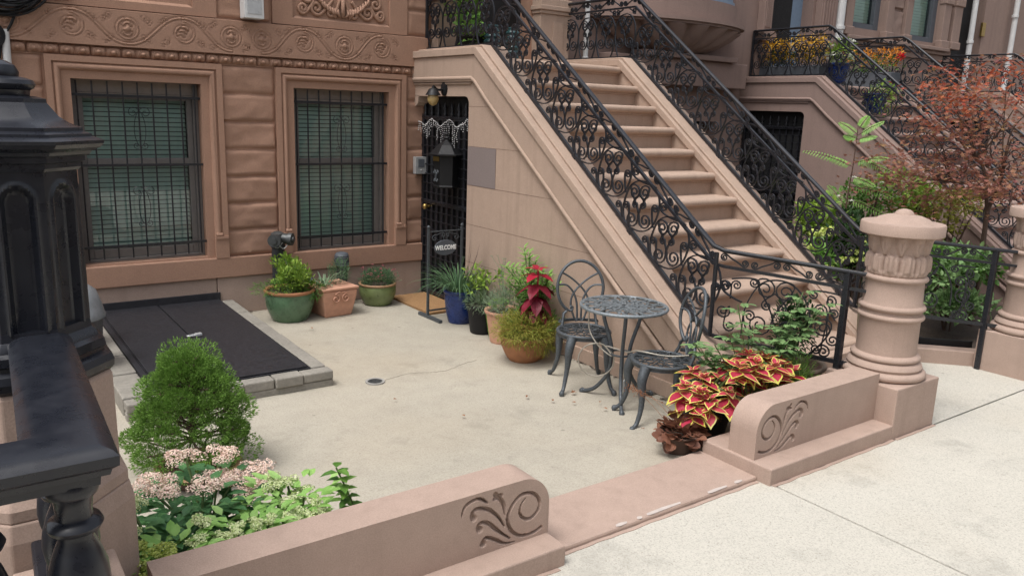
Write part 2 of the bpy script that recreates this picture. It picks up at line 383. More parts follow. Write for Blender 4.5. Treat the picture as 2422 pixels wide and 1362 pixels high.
struct(mb.build('courtyard', ['courtyard', 'crack', 'dirt'], smooth=180, recalc=False))
# planted bed beyond the stoop
def bed(x0, x1, y0, y1, z, name='soil_bed'):
    nx, ny = 30, 30; P = np.zeros((nx, ny, 3))
    for i, x in enumerate(np.linspace(x0, x1, nx)):
        for j, y in enumerate(np.linspace(y0 + max(0, (x0 + .70 - x) * 1.05), y1, ny)): P[i, j] = (x, y, z + .05 * noise.noise((x * 3, y * 3, 1)))
    mb = MB(); mb.grid(P); return struct(mb.build(name, 'soil', smooth=180, recalc=False))
bed(6.42, 9.7, 2.95, D, .10); bed(11.8, 15.2, 2.95, D, .06)

# ================================================================ FACADE HELPERS
def wall_holes(mb, x0, x1, z0, z1, holes, y, depth=.25, m=0):
    xs = sorted({x0, x1, *[h[0] for h in holes], *[h[1] for h in holes]}); zs = sorted({z0, z1, *[h[2] for h in holes], *[h[3] for h in holes]})
    for a, b in zip(xs, xs[1:]):
        for c, e in zip(zs, zs[1:]):
            cx, cz = (a + b) / 2, (c + e) / 2
            if not any(h[0] < cx < h[1] and h[2] < cz < h[3] for h in holes):
                mb.add([(a, y, c), (b, y, c), (b, y, e), (a, y, e)], [(0, 1, 2, 3)], m)
    for (a, b, c, e) in holes:
        q = y + depth
        mb.add([(a, y, c), (b, y, c), (b, y, e), (a, y, e), (a, q, c), (b, q, c), (b, q, e), (a, q, e)], [(0, 4, 5, 1), (1, 5, 6, 2), (2, 6, 7, 3), (3, 7, 4, 0)], m)
def frameU(mb, xL, xR, zb, zt, prof, y, m=0, close=True):
    vs = []
    for (a, d) in prof: vs += [(xL - a, y - d, zb), (xL - a, y - d, zt + a), (xR + a, y - d, zt + a), (xR + a, y - d, zb)]
    n = len(prof)
    mb.add(vs, [(i * 4 + j, i * 4 + j + 1, i * 4 + j + 5, i * 4 + j + 4) for i in range(n - 1) for j in range(3)] + [[i * 4 for i in range(n)], [i * 4 + 3 for i in range(n)]], m)
def rock_block(mb, x0, x1, z0, z1, y, seed, bulge=.026, g=.003, m=0):
    nx, nz = max(6, int((x1 - x0) / .022)), max(6, int((z1 - z0) / .022)); P = np.zeros((nx + 1, nz + 1, 3))
    for i in range(nx + 1):
        for j in range(nz + 1):
            u, v = i / nx, j / nz; x = x0 + g + (x1 - x0 - 2 * g) * u; z = z0 + g + (z1 - z0 - 2 * g) * v
            e = min(1, min(u, 1 - u) * (x1 - x0) / .018) ; f = min(1, min(v, 1 - v) * (z1 - z0) / .026); q = math.sin(e * PI / 2) * math.sin(f * PI / 2)
            n_ = noise.fractal((x * 3, z * 5, seed * 3.7), 1.0, 2.0, 5)
            zz = z + .007 * noise.noise((x * 5, seed * 2.1, 0)) * (1 if 0 < j < nz else .6)
            P[i, j] = (x, y - q * (bulge + .015 * n_) + .004, zz)
    mb.grid(P, m)
def dist_poly(X, Z, pl):
    best = np.full(X.shape, 9.0)
    for a, b in zip(pl[:-1], pl[1:]):
        d = b - a; L2 = d @ d + 1e-12; t = np.clip(((X - a[0]) * d[0] + (Z - a[1]) * d[1]) / L2, 0, 1)
        best = np.minimum(best, np.hypot(X - a[0] - t * d[0], Z - a[1] - t * d[1]))
    return best
def circle(c, r, n=28, a0=0, a1=2 * PI): t = np.linspace(a0, a1, n); return np.stack([c[0] + r * np.cos(t), c[1] + r * np.sin(t)], 1)

# ================================================================ HOUSE WITH THE COURTYARD
H1 = thing('brownstone_house', 'reddish brown rusticated stone house front with two barred windows and carved scroll frieze', 'house', (2.2, D, 0))
mb = MB(); W1 = (1.01, 2.07, .585, 2.195); W2 = (2.95, 3.99, .56, 2.20)
wall_holes(mb, -2.2, 6.4, 0, 5.2, [W1, W2, (4.75, 5.82, 2.55, 5.0)], D, .3)
mb.build('wall', 'facade', H1, recalc=False)
mb = MB(); mb.box(-2.3, 6.38, D + .5, D + .55, -.05, 5.2); mb.build('inner_wall', 'dark', H1)
mb = MB(); mb.box(-2.2, 4.40, D - .055, D + .01, .376, .572); mb.build('sill_course', 'facade', H1, bevel=.008)
mb = MB(); mb.box(-2.2, 2.13, D - .022, D + .01, -.02, .376); mb.box(2.136, 4.40, D - .03, D + .01, -.02, .376); mb.build('base_course', 'lowwall', H1, bevel=.004)
hz = (2.378 - .575) / 7
for bx0, bx1, sd in ((2.238, 2.766, 1), (4.198, 4.44, 21), (.1, .816, 41), (-.7, .1, 61)):
    mb = MB()
    for k in range(7): rock_block(mb, bx0, bx1, .575 + k * hz, .575 + (k + 1) * hz, D, k + sd)
    mb.build('rock_faced_blocks', 'facade', H1, smooth=60, recalc=False)
for bx0, bx1, st_, sd in ((2.245, 2.745, .32, 81), (4.2, 4.52, .26, 91)):
    mb = MB()
    for k in range(5): rock_block(mb, bx0, bx1, 2.79 + k * st_, 2.79 + (k + 1) * st_, D, k + sd)
    mb.build('rock_faced_blocks', 'facade', H1, smooth=60, recalc=False)
# surrounds
PROF = [(0, 0), (0, .018), (.066, .018), (.072, .03), (.078, .045), (.09, .056), (.105, .058), (.118, .05), (.124, .036), (.132, .036), (.136, .055), (.185, .055), (.185, 0)]
for (a, b, c, e) in (W1, W2):
    mb = MB(); frameU(mb, a, b, .572, e, PROF, D)
    for (xa, xb) in ((a - .186, a - .062), (b + .062, b + .186)):
        mb.box(xa, xb, D - .06, D, .572, .76); mb.box(xa - .0 + .004, xb - .004, D - .072, D, .76, .785)
    for s_, x_ in ((-1, a), (1, b)): mb.tube([(x_ + s_ * .098 - .03, D - .052, .80), (x_ + s_ * .098 + .03, D - .052, .80)], .018, 8)
    mb.build('window_surround', 'facade', H1, smooth=40, recalc=True)
# frieze: carved running scroll as a height field
fx0, fx1, fz0, fz1 = -1.0, 4.44, 2.477, 2.775
def carve_frieze():
    X, Z = np.meshgrid(np.arange(fx0, fx1, .0085), np.linspace(fz0, fz1, 38), indexing='ij'); h = np.zeros(X.shape)
    ridge = lambda d, w, a: a * .40 * np.clip(1 - (d / w) ** 2, 0, 1) - a * .70 * np.exp(-((d - w * 1.25) / (w * .45)) ** 2)
    zc = 2.628; cs = [(.12, 1), (.58, 0), (1.04, 1), (1.475, 0), (1.935, 1), (2.355, 0), (2.64, 0), (3.05, 1), (3.477, 0), (3.883, 1)]
    for k, (x, sw) in enumerate(cs):
        loc = (np.abs(X - x) < .26)
        r = .105 if sw else .088
        pts = spiral((x, zc), r, PI * .5, -1, 1.15, 40, .45) if sw else circle((x, zc), r * .95)
        h += np.where(loc, ridge(dist_poly(X, Z, pts), .009, .011), 0)
        d = np.hypot(X - x, Z - zc)
        if sw:
            for q in range(3):
                t = circle((x + .012 - .02 * q, zc + .025 - .03 * q), .03, 9, .3, 2.6)
                h += np.where(loc, ridge(dist_poly(X, Z, t), .010, .013), 0)
        else:
            h += np.where(d < .02, .014, 0) + np.where(loc, ridge(dist_poly(X, Z, circle((x, zc + .022), .032, 9, .2, 2.9)), .009, .014) + ridge(dist_poly(X, Z, circle((x, zc - .022), .032, 9, 3.4, 6.0)), .009, .014), 0)
        for sx, sz in ((-.16, .085), (.16, .08), (-.15, -.09), (.15, -.085)):
            for q in range(3):
                t = circle((x + sx + .024 * math.cos(2.1 * q + sx * 9), zc + sz + .018 * math.sin(2.1 * q)), .016, 9, 0, 5)
                h += np.where(loc, ridge(dist_poly(X, Z, t), .006, .008), 0)
    for (x0, s0), (x1, s1) in zip(cs[:-1], cs[1:]):
        if abs(x1 - x0) < .3: continue
        up0, up1 = (1 if s0 else -1), (1 if s1 else -1)
        pl = bez((x0, zc + up0 * .125), (x0 + .2, zc + up0 * .13), (x1 - .2, zc + up1 * .13), (x1, zc + up1 * .125), 26)
        h += np.where((X > x0 - .05) & (X < x1 + .05), ridge(dist_poly(X, Z, pl), .010, .012), 0)
    h = np.clip(h, -.012, .014); h[:, 0] = h[:, -1] = 0
    return np.stack([X, D - .055 - h, Z], -1)
mb = MB(); P = carve_frieze(); mb.grid(P)
mb.add([(fx0, D - .055, fz1), (fx1, D - .055, fz1), (fx1, D + .01, fz1 + .012), (fx0, D + .01, fz1 + .012), (fx0, D - .055, fz0), (fx1, D - .055, fz0), (fx1, D + .01, fz0), (fx0, D + .01, fz0)], [(0, 1, 2, 3), (4, 7, 6, 5)])
mb.build('carved_frieze', 'facade', H1, smooth=70, recalc=False)
# leaf-and-bead moulding
X, T = np.meshgrid(np.arange(-.9, 4.42, .008), np.linspace(0, 1, 15), indexing='ij'); ph = (X / .118) % 1.0; k2 = np.floor(X / .118)
zz = 2.384 + T * .086; lob = np.abs(np.sin(PI * ph)) ** .5; dd = np.hypot((ph - .5) * .118, (T - .42) * .078)
hh = np.sin(PI * T) ** .7 * (.012 + .046 * lob) + .010 * np.exp(-(dd / .011) ** 2) - .016 * np.exp(-((dd - .024) / .008) ** 2) - .014 * ((k2 % 2) == 0) * np.exp(-((ph - .02) / .10) ** 2)
mb = MB(); mb.grid(np.stack([X, D - hh, zz], -1)); mb.box(-.9, 4.42, D - .012, D + .01, 2.379, 2.386)
mb.build('leaf_moulding', 'facade', H1, smooth=80, recalc=False)
# panels above the frieze
mb = MB()
for (a, b) in ((.80, 2.235), (2.755, 4.195)):
    for (p, q, r_, t) in ((a, b, 2.788, 2.855), (a, a + .2, 2.855, 3.5), (b - .2, b, 2.855, 3.5)): mb.box(p, q, D - .03, D + .01, r_, t)
    mb.prism([(a + .2, D - .03, 2.855), (b - .2, D - .03, 2.855), (b - .24, D - .002, 2.88), (a + .24, D - .002, 2.88)], (0, .004, 0))
mb.build('panel_border', 'facade', H1)
mb = MB()
for sgn in (-1, 1):
    for (cx, cz, r, a0, s0, ex, ez) in ((.41, 2.955, .05, -1.2, 1, .30, 3.03), (.27, 2.97, .065, -1.8, 1, .10, 3.06), (.12, 2.93, .05, -2.6, -1, .02, 3.08), (.36, 3.06, .06, 1.4, -1, .1, 3.12)):
        pl = scroll((cx, cz), r, a0, s0, end=(ex, ez), endt=(.05, .08), pull=.06); mb.tube([(3.475 + sgn * u, D - .012, v) for u, v in pl], .017, 6)
    for q in range(9):
        t = q / 8; mb.tube([(3.475 + sgn * (.03 + .2 * t), D - .02, 2.905 + .11 * t * t + .02 * (q % 2)), (3.475 + sgn * (.055 + .22 * t), D - .035, 2.935 + .14 * t * t), (3.475 + sgn * (.05 + .23 * t), D - .012, 2.98 + .13 * t * t)], .014, 5)
mb.tube([(3.475, D - .02, 2.9), (3.475, D - .03, 2.98), (3.475, D - .02, 3.1)], .02, 6)
mb.build('panel_relief', 'facade', H1, smooth=180)
# parlour door recess, pilasters
for (a, b) in ((5.82, 6.32), (4.46, 4.75)):
    mb = MB()
    mb.box(a + .03, b - .03, D - .16, D, 2.549, 3.16); mb.box(a + .015, b - .015, D - .18, D, 3.16, 3.2); mb.box(a, b, D - .2, D, 3.2, 3.25); mb.box(a + .02, b - .02, D - .17, D, 3.25, 3.33); mb.box(a + .05, b - .05, D - .13, D, 3.33, 5)
    mb.box(a + .01, b - .01, D - .18, D, 2.549, 2.64)
    if a > 5: mb.box(6.03, 6.19, D - .172, D - .15, 2.72, 3.08)
    mb.build('pilaster', 'stoop', H1, bevel=.006)
mb = MB(); mb.box(4.75, 5.82, D + .2, D + .25, 2.55, 5.0); mb.build('front_door', 'black', H1)

# windows
def window(parent, hole, y, blind='blind', bars=True, sash=.56, framem='frame', gaptop=.12, slant=0):
    a, b, c, e = hole; t = .05
    mb = MB(); f = y + .1
    mb.box(a, a + .05, f, f + .1, c, e); mb.box(b - .05, b, f, f + .1, c, e); mb.box(a + .05, b - .05, f, f + .1, c, c + .03)
    mb.box(a + .05, a + .05 + t, f + .03, f + .07, c + .03, e - gaptop); mb.box(b - .05 - t, b - .05, f + .03, f + .07, c + .03, e - gaptop)
    zm = c + (e - c) * sash
    for z0, z1 in ((c + .03, c + .11), (zm - .03, zm + .03), (e - gaptop - .04, e - gaptop)): mb.box(a + .05 + t, b - .05 - t, f + .028, f + .072, z0, z1)
    fr = mb.build('window', framem, parent, bevel=.004)
    mb = MB(); mb.box(a + .05, b - .05, f + .005, f + .075, e - gaptop + .012, e); mb.box(a + .05, b - .05, f - .01, f + .03, e - gaptop - .012, e - gaptop + .010); mb.build('lintel_panel', 'tan', fr, bevel=.003)
    mb = MB(); g = f + .05
    for z0, z1 in ((c + .11, zm - .03), (zm + .03, e - gaptop - .04)): mb.add([(a + .095, g, z0), (b - .095, g, z0), (b - .095, g, z1), (a + .095, g, z1)], [(0, 1, 2, 3)])
    mb.build('pane', 'glass', fr, recalc=False)
    mb = MB(); z = c + .14; sl_ = .042; ang = R(68)
    while z < e - gaptop - .045:
        dy, dz = 0.5 * .0365 * math.cos(ang), 0.5 * .0365 * math.sin(ang); yy = g + .06
        mb.add([(a + .098, yy - dy, z - dz), (b - .098, yy - dy, z - dz), (b - .098, yy + dy, z + dz), (a + .098, yy + dy, z + dz)], [(0, 1, 2, 3)]); z += sl_
    mb.build('blind', blind, fr, recalc=False)
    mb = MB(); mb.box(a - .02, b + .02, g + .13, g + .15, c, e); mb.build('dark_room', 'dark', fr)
    if bars:
        mb = MB(); yb = y + .045; n = 9
        for i in range(n):
            x = a + .045 + (b - a - .09) * i / (n - 1) ; mb.tube([(x, yb, c + .035), (x, yb, e - .01)], .0075, 6)
        for z in (c + .15, c + (e - c) * .545, e - .13): mb.box(a + .002, b - .002, yb - .022, yb - .008, z - .011, z + .011)
        xm = (a + b) / 2
        for zz in (c + .47, c + 1.17):
            for s_ in (-1, 1):
                pl = scroll((xm + s_ * .05, zz + .17), .045, PI / 2, -s_ * 1, (xm - s_ * -.035, zz - .12), .028, -PI / 2, s_, .12, 1.1)
                mb.tube([(q[0], yb - .012, q[1]) for q in pl], .003, 4)
        mb.build('iron_grille', 'iron', fr, smooth=40)
    return fr
window(H1, W1, D); window(H1, W2, D, gaptop=.11)
# ================================================================ STOOP
SL = .745
capz = lambda y: 2.63 if y >= 6.58 else 2.63 - SL * (6.58 - y)
moz = lambda y: 2.312 if y >= 6.648 else 2.312 - SL * (6.648 - y)
YF = 3.42                                   # front end of the cheek walls
STEPS = [(4.307 + .2819 * i, .93 + .2024 * i) for i in range(-4, 9)]
def rounded_door(y0, y1, zt, r=.07):
    return [(y1, zt), *[(y0 + r - r * math.sin(t), zt - r + r * math.cos(t)) for t in np.linspace(0, PI / 2, 6)], (y0, 0)]
def make_stoop(dx, mat, label, capmat=None, knob=True, detail=True):
    cm = capmat or mat
    t = thing('stoop', label, 'stoop', (XS + 1.05 + dx, 5.6, 0))
    x0 = XS + dx; x1 = x0 + .302; x2 = 6.10 + dx; x3 = x2 + .30
    # outer side wall with the under-stoop doorway
    wz = lambda y: moz(y) - .005
    poly = [(D, wz(7)), (D, 2.175), *rounded_door(6.742, D, 2.175)[1:], (YF, 0), (YF, max(.02, wz(YF))), (6.648, wz(6.648))]
    mb = MB(); mb.yz(poly, x0, x0 + .3)
    mb.prism([(x0, D - .002, 2.18), (x0, D - .10, 2.18), (x0, D - .085, 2.11), (x0, D - .05, 2.075), (x0, D - .002, 2.065)], (.12, 0, 0))
    mb.build('side_wall', mat, t)
    if detail:
        mb = MB(); h = .0026; g = .0012
        for z in (.555, .934, 1.322, 1.70, 2.08):
            ye = 6.648 - (2.312 - z) / SL if z < 2.3 else 6.6
            mb.box(x0 - g, x0 + .01, ye + .03, 6.742, z - h / 2, z + h / 2)
        for (y, z0, z1) in ((6.25, 1.322, 1.70),): mb.box(x0 - g, x0 + .01, y - h / 2, y + h / 2, z0, z1)
        mb.build('wall_joints', 'redjoint', t)
        mb = MB(); mb.box(x0 - .003, x0 + .02, 6.252, 6.738, 1.325, 1.698); mb.build('unpainted_block', 'greypatch', t)
    # parapet band, cap and mouldings, left and right
    for side in (0, 1):
        a, b = (x0, x1) if side == 0 else (x2, x3)
        so = -1 if side == 0 else 1
        band = [(D, 2.63 - .07), (6.58 + .03, 2.56)] + [(YF, capz(YF) - .07), (YF, 0 if side else max(0, moz(YF)))] + ([(6.648, moz(6.648)), (D, 2.312)] if side == 0 else [(D, 0)])
        mb = MB()
        if side == 0: mb.yz(band, a - .03, b + .0)
        else: mb.yz(band, a, b)
        # cap slab, chamfered, wider than the wall
        n1 = [(D, 2.56), (6.60, 2.56), (YF - .02, capz(YF - .02) - .068)]; tp = [(YF - .02, capz(YF - .02)), (6.58, 2.63), (D, 2.63)]
        mb.yz(n1 + tp, a - .05, b + .012 if side == 0 else b + .03) if side == 0 else mb.yz(n1 + tp, a - .025, b + .03)
        up = [(D, 2.63), (6.575, 2.63), (YF + .02, capz(YF + .02) + .001), (YF + .02, capz(YF + .02) + .022), (6.565, 2.652), (D, 2.652)]
        mb.yz(up, a + .02 if side == 0 else a + .02, b - .025)
        mb.build('parapet', cm, t, bevel=.006)
    mb = MB(); path = [(x0 - .018, D - .01, 2.345), (x0 - .018, 6.66, 2.345), (x0 - .018, 6.60, 2.31)] + [(x0 - .018, y, moz(y) + .018) for y in (6.4, 5.5, 4.5, YF + .06)]
    mb.tube(path, .024, 10); mb.tube([(x0 - .004, D - .01, 2.298), (x0 - .004, 6.70, 2.298)], .014, 8)
    mb.build('roll_moulding', cm, t, smooth=60)
    mb = MB(); mb.yz([(6.74, 0), (6.74, .125), (YF + .02, .125), (YF + .02, 0)], x0 - .016, x0 + .05); mb.box(x0 - .02, x3 + .02, YF - .10, YF, -.02, .30); mb.build('plinth', mat, t, bevel=.006)
    # steps: rounded nosing, fillet, riser
    for k, (y, z) in enumerate(STEPS):
        pr = [(y + .005 - .036 * math.sin(s), z - .034 + .034 * math.cos(s)) for s in np.linspace(0, PI, 9)]
        pr += [(y + .02, z - .070), (y + .02, z - .086), (y + .036, z - .092), (y + .036, z - .25 if k else -.1), (y + .36 if k < 12 else D, z - .25 if k else -.1), (y + .36 if k < 12 else D, z)]
        mb = MB(); mb.yz(pr, x1 - .004, x2 + .004); mb.build('step', cm, t, smooth=40)
    # solid under the flight
    mb = MB(); mb.yz([(YF + .1, 0), (STEPS[-1][0] + .1, STEPS[-1][1] - .26), (D, 2.25), (D, 2.2), (7.0, 2.2), (4.4, .0)], x1 + .002, x2 - .002); mb.build('flight_core', mat, t)
    mb = MB(); mb.box(x0 + .30, x0 + .32, 6.6, D, 0, 2.25); mb.box(x0 + .135, x0 + .15, 6.745, D - .002, 0, 2.17); dk = mb.build('dark_door_backing', 'dark', t)  # door panel, plus a dark sheet standing in for shade behind the gate
    # iron gate in the doorway
    gx = x0 + .105
    mb = MB(); y0, y1 = 6.752, D - .012
    for y in (y0 + .02, y1 - .035): mb.box(gx - .02, gx + .02, y - .02, y + .02, .02, 1.99)
    for z in (.05, 1.05, 1.95): mb.box(gx - .014, gx + .014, y0, y1 - .02, z - .022, z + .022)
    gt = mb.build('iron_gate', 'iron', t, bevel=.003)
    mb = MB(); ny = 10
    for i in range(1, ny):
        y = y0 + (y1 - y0) * i / ny; mb.bar([(gx, y, .05), (gx, y, 1.95)], (1, 0, 0), .035 if detail else .02, .01)
    for j in range(1, 20):
        z = .05 + .1 * j
        yy = np.linspace(y0, y1, 41); mb.bar([(gx - .016, q, z + .010 * abs(math.sin(q * PI / ((y1 - y0) / ny)))) for q in yy], (1, 0, 0), .010, .008)
    mb.build('lattice', 'iron', gt)
    for i in range(8):
        y = y0 + .06 + (y1 - y0 - .12) * i / 7; mb = MB(); mb.lathe([(.012, 0), (.02, .03), (.008, .05), (.022, .085), (.0, .15)], (gx, y, 1.97), 8); mb.build('finial', 'iron', gt, smooth=50)
    if knob:
        mb = MB(); c = (gx - .06, 7.66, 1.0); mb.lathe([(0, -.03), (.022, -.026), (.03, 0), (.022, .024), (0, .03)], c, 12); mb.tube([(gx, 7.66, 1.0), (gx - .06, 7.66, 1.0)], .012, 8); mb.build('knob', 'brass', gt, smooth=60)
    return t
ST1 = make_stoop(0, 'stoop', 'sandy brown painted stone stoop with black barred door under its landing', 'stoop')
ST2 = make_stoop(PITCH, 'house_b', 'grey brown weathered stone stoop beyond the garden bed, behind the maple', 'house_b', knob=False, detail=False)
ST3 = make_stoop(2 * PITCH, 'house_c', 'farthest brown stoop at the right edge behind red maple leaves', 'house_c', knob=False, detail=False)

# ================================================================ SCROLLWORK RAILINGS
def mirror(pl, s_): return np.array(pl) * (s_, 1)
def heart(k=1.0, v0=0.0):
    """lyre of two crossing S-strokes with a small inner pair; u along the run, v up from the lower bar"""
    out = []
    for s_ in (1, -1):
        out.append(mirror(scroll((-.055, .352), .058, PI / 2, -1, (.073, .142), .066, PI, 1, .13, 1.7), s_))
        out.append(mirror(scroll((-.040, .257), .029, PI * .8, 1, end=(0, .335), endt=(-.02, -.03), pull=.04, turns=1.4), s_))
    return [p * k + (0, v0) for p in out]
def sloping_bay():
    out = heart()
    out.append(smoothpath([(.172, .405), (.09, .437), (-.02, .440), (-.11, .39), (-.165, .27), (-.172, .18), (-.15, .115)], 5))
    out.append(smoothpath([(-.075, .07), (.01, .055), (.092, .069), (.17, .13), (.215, .25), (.205, .34), (.175, .395)], 5))
    out.append(scroll((.262, .269), .038, PI, -1, end=(.41, .185), endt=(-.09, .0), pull=.06, turns=1.6))
    out.append(scroll((.176, .245), .035, PI, -1, end=(.165, .10), endt=(-.04, .06), pull=.07, turns=1.6))
    out.append(scroll((-.143, .240), .033, 0, 1, end=(-.10, .10), endt=(.02, .06), pull=.06, turns=1.6))
    out.append(scroll((-.232, .236), .033, 0, 1, end=(-.18, .14), endt=(.03, .05), pull=.05, turns=1.6))
    return out
def flat_bay(hw):
    out = heart(.98, .02)
    for s_ in (1, -1):
        out.append(mirror(smoothpath([(0, .452), (-.08, .43), (-hw + .008, .33), (-hw + .004, .2), (-hw + .03, .08), (-hw + .06, .01)], 5), s_))
        out.append(mirror(scroll((-hw + .028, .475), .03, PI * 1.4, 1, end=(-.05, .50), endt=(-.02, -.04), pull=.03), s_))
    return out
def put(mb, pl, c, dv, nrm, slope=0.0):
    q = np.array(c) + np.outer(pl[:, 0], dv) + np.outer(pl[:, 1], (0, 0, 1)); q[:, 2] -= slope * pl[:, 0]
    mb.bar(q, nrm, .0100, .014)
def top_band(mb, P0, dv, nrm, length, slope, HL):
    n = max(1, round(length / .2175)); p = length / n; r = .0275; a, b = HL + .068, HL + .046
    for i in range(n):
        u = p * i
        if i % 2 == 0: pl = scroll((u + .034, a), r, R(50), 1, (u + p - .034, b), r, R(230), 1, .05, 1.7)
        else: pl = scroll((u + .034, b), r, R(-50), -1, (u + p - .034, a), r, R(130), -1, .05, 1.7)
        put(mb, pl, P0, dv, nrm, slope)
def railing_run(mb, bay, n, P0, dirv, pitch, slope, HL):
    dv = np.array([dirv[0], dirv[1], 0.0]); nrm = np.array([-dv[1], dv[0], 0])
    for i in range(n):
        c = np.array(P0, float) + dv * pitch * (i + .5); c[2] -= slope * pitch * (i + .5)
        for pl in bay: put(mb, pl, c, dv, nrm)
    top_band(mb, P0, dv, nrm, n * pitch, slope, HL)
RAILP = [(-.022, 0), (-.020, .011), (-.010, .018), (.010, .018), (.020, .011), (.022, 0), (.015, -.010), (-.015, -.010)]
HL, HT = .515, .63
def make_railing(label, x, xe, ye, mat='iron', detail=True, low=1.15):
    """landing panel, sloping flight panel, level panel that runs out to (xe, ye)"""
    t = thing('iron_railing', label, 'railing', (x, 3.66, 0), 0, 'scrolled stoop railings')
    ztop = 3.295; zb = ztop - HT; yb = 3.66; yt = yb + (ztop - low) / SL
    zlow = low - HT
    yb2 = yb + .0
    e = np.array([xe - x, ye - yb]); ln = np.linalg.norm(e); e /= ln; drop = .07 / ln
    # rails
    mb = MB(); path = [(x, D - .04, ztop), (x, yt + .05, ztop)] + [(x, yt - .03, ztop - .04)] + [(x, yb + .10, low + SL * .10), (x, yb + .03, low + .025), (x + e[0] * .05, yb + e[1] * .05, low), (xe, ye, low - .07)]
    mb.sweep(path, RAILP, False, (0, 0, 1)); mb.build('handrail', mat, t, smooth=50)
    def bars(off, w, h):
        m = MB(); p = [(x, D - .04, ztop - HT + off), (x, yt + .02, ztop - HT + off), (x, yb + .02, low - HT + off + .012), (x + e[0] * .06, yb + e[1] * .06, low - HT + off), (xe, ye, low - HT + off - .07)]
        m.sweep(p, [(-w, -h), (w, -h), (w, h), (-w, h)], False, (0, 0, 1)); return m
    bars(0, .013, .013).build('lower_bar', mat, t); bars(HL, .012, .010).build('middle_bar', mat, t)
    # posts and feet
    def post(*a): m = MB(); m.box(*a); m.build('post', mat, t, bevel=.003)
    post(x - .014, x + .014, D - .05, D - .022, 2.652, ztop); post(x - .014, x + .014, yt - .02, yt + .008, 2.652, ztop - HT + .02)
    for k in range(5):
        y = yt - .55 - k * .72; z = ztop - HT - SL * (yt - y); post(x - .016, x + .016, y - .02, y + .02, capz(y) - .005, z)
    mb = MB(); mb.tube([(x, yb, low - .02), (x, yb, low - HT)], .016, 8); mb.build('post', mat, t, smooth=50)
    px, py = x + e[0] * (ln * .86), yb + e[1] * (ln * .86); post(px - .02, px + .02, py - .02, py + .02, .05, low - .06)
    # scroll panels
    mb = MB(); n = 9; pit = (yt - yb) / n
    railing_run(mb, sloping_bay(), n, (x, yt, zb), (0, -1), pit, SL, HL); mb.build('sloping_scrollwork', mat, t)
    mb = MB(); nl = 4; pit = (D - .05 - yt) / nl; railing_run(mb, flat_bay(pit / 2), nl, (x, D - .05, zb), (0, -1), pit, 0, HL); mb.build('landing_scrollwork', mat, t)
    mb = MB(); Lp = ln * .84; dv = np.array([e[0], e[1], 0.0]); nrm = np.array([-e[1], e[0], 0]); P0 = np.array([x + e[0] * .02, yb + e[1] * .02, zlow]); dr = drop
    top_band(mb, P0, dv, nrm, Lp, dr, HL)
    C_ = lambda u: P0 + dv * u - np.array([0, 0, dr * u])
    for pl in heart(1.22, -.02): put(mb, pl, C_(Lp * .47), dv, nrm, dr)
    u0 = -Lp * .47
    ex = [smoothpath([(-.20, .05), (-.19, .25), (-.10, .44), (.05, .485), (.17, .42), (.24, .28), (.25, .12)], 6),
          scroll((u0 + .055, .38), .045, 0, 1, (u0 + .135, .40), .035, PI, -1, .12, 1.6), scroll((u0 + .055, .20), .05, 0, -1, (u0 + .11, .10), .04, PI, 1, .10, 1.6),
          scroll((-.155, .20), .042, PI, -1, end=(-.13, .02), endt=(-.05, .06), pull=.06, turns=1.6), scroll((-.145, .44), .035, 0, -1, end=(-.30, .44), endt=(.05, .0), pull=.06, turns=1.6),
          scroll((.335, .21), .065, PI / 2, 1, end=(.26, .02), endt=(.12, -.02), pull=.14, turns=1.7), scroll((.36, .40), .04, PI * .5, -1, end=(.40, .28), endt=(-.06, .06), pull=.06, turns=1.5), scroll((.35, .05), .045, PI / 2, -1, end=(.27, .0), endt=(-.0, .05), pull=.05, turns=1.6), scroll((.25, .43), .03, PI, 1, end=(.40, .46), endt=(-.06, -.05), pull=.05), scroll((.30, .33), .045, 0, 1, (.40, .14), .04, PI, 1, .10, 1.6), scroll((.39, .32), .035, PI, -1, (.30, .06), .035, 0, -1, .10, 1.6)]
    for pl in ex: put(mb, pl, C_(Lp * .47), dv, nrm, dr)
    mb.build('level_scrollwork', mat, t)
    return t
XL_, XR_ = XS + .13, 6.26
make_railing('black scrolled iron railing on the near side of the sandy stoop, behind bistro table', XL_, 4.95, 2.80)
RR = make_railing('black scrolled iron railing on the far side of the sandy stoop', XR_, 7.06, 2.78)
def shift(o, dx, label):
    c = copy_tree(o); c.location.x += dx; c['label'] = label; return c
shift(RR, XL_ - XR_ + PITCH, 'scrolled iron railing beside yellow flower box on the near side of grey stoop')
shift(RR, PITCH, 'scrolled iron railing on the far side of grey stoop, behind red maple')
shift(RR, XL_ - XR_ + 2 * PITCH, 'scrolled iron railing on the farthest stoop landing at the right edge')
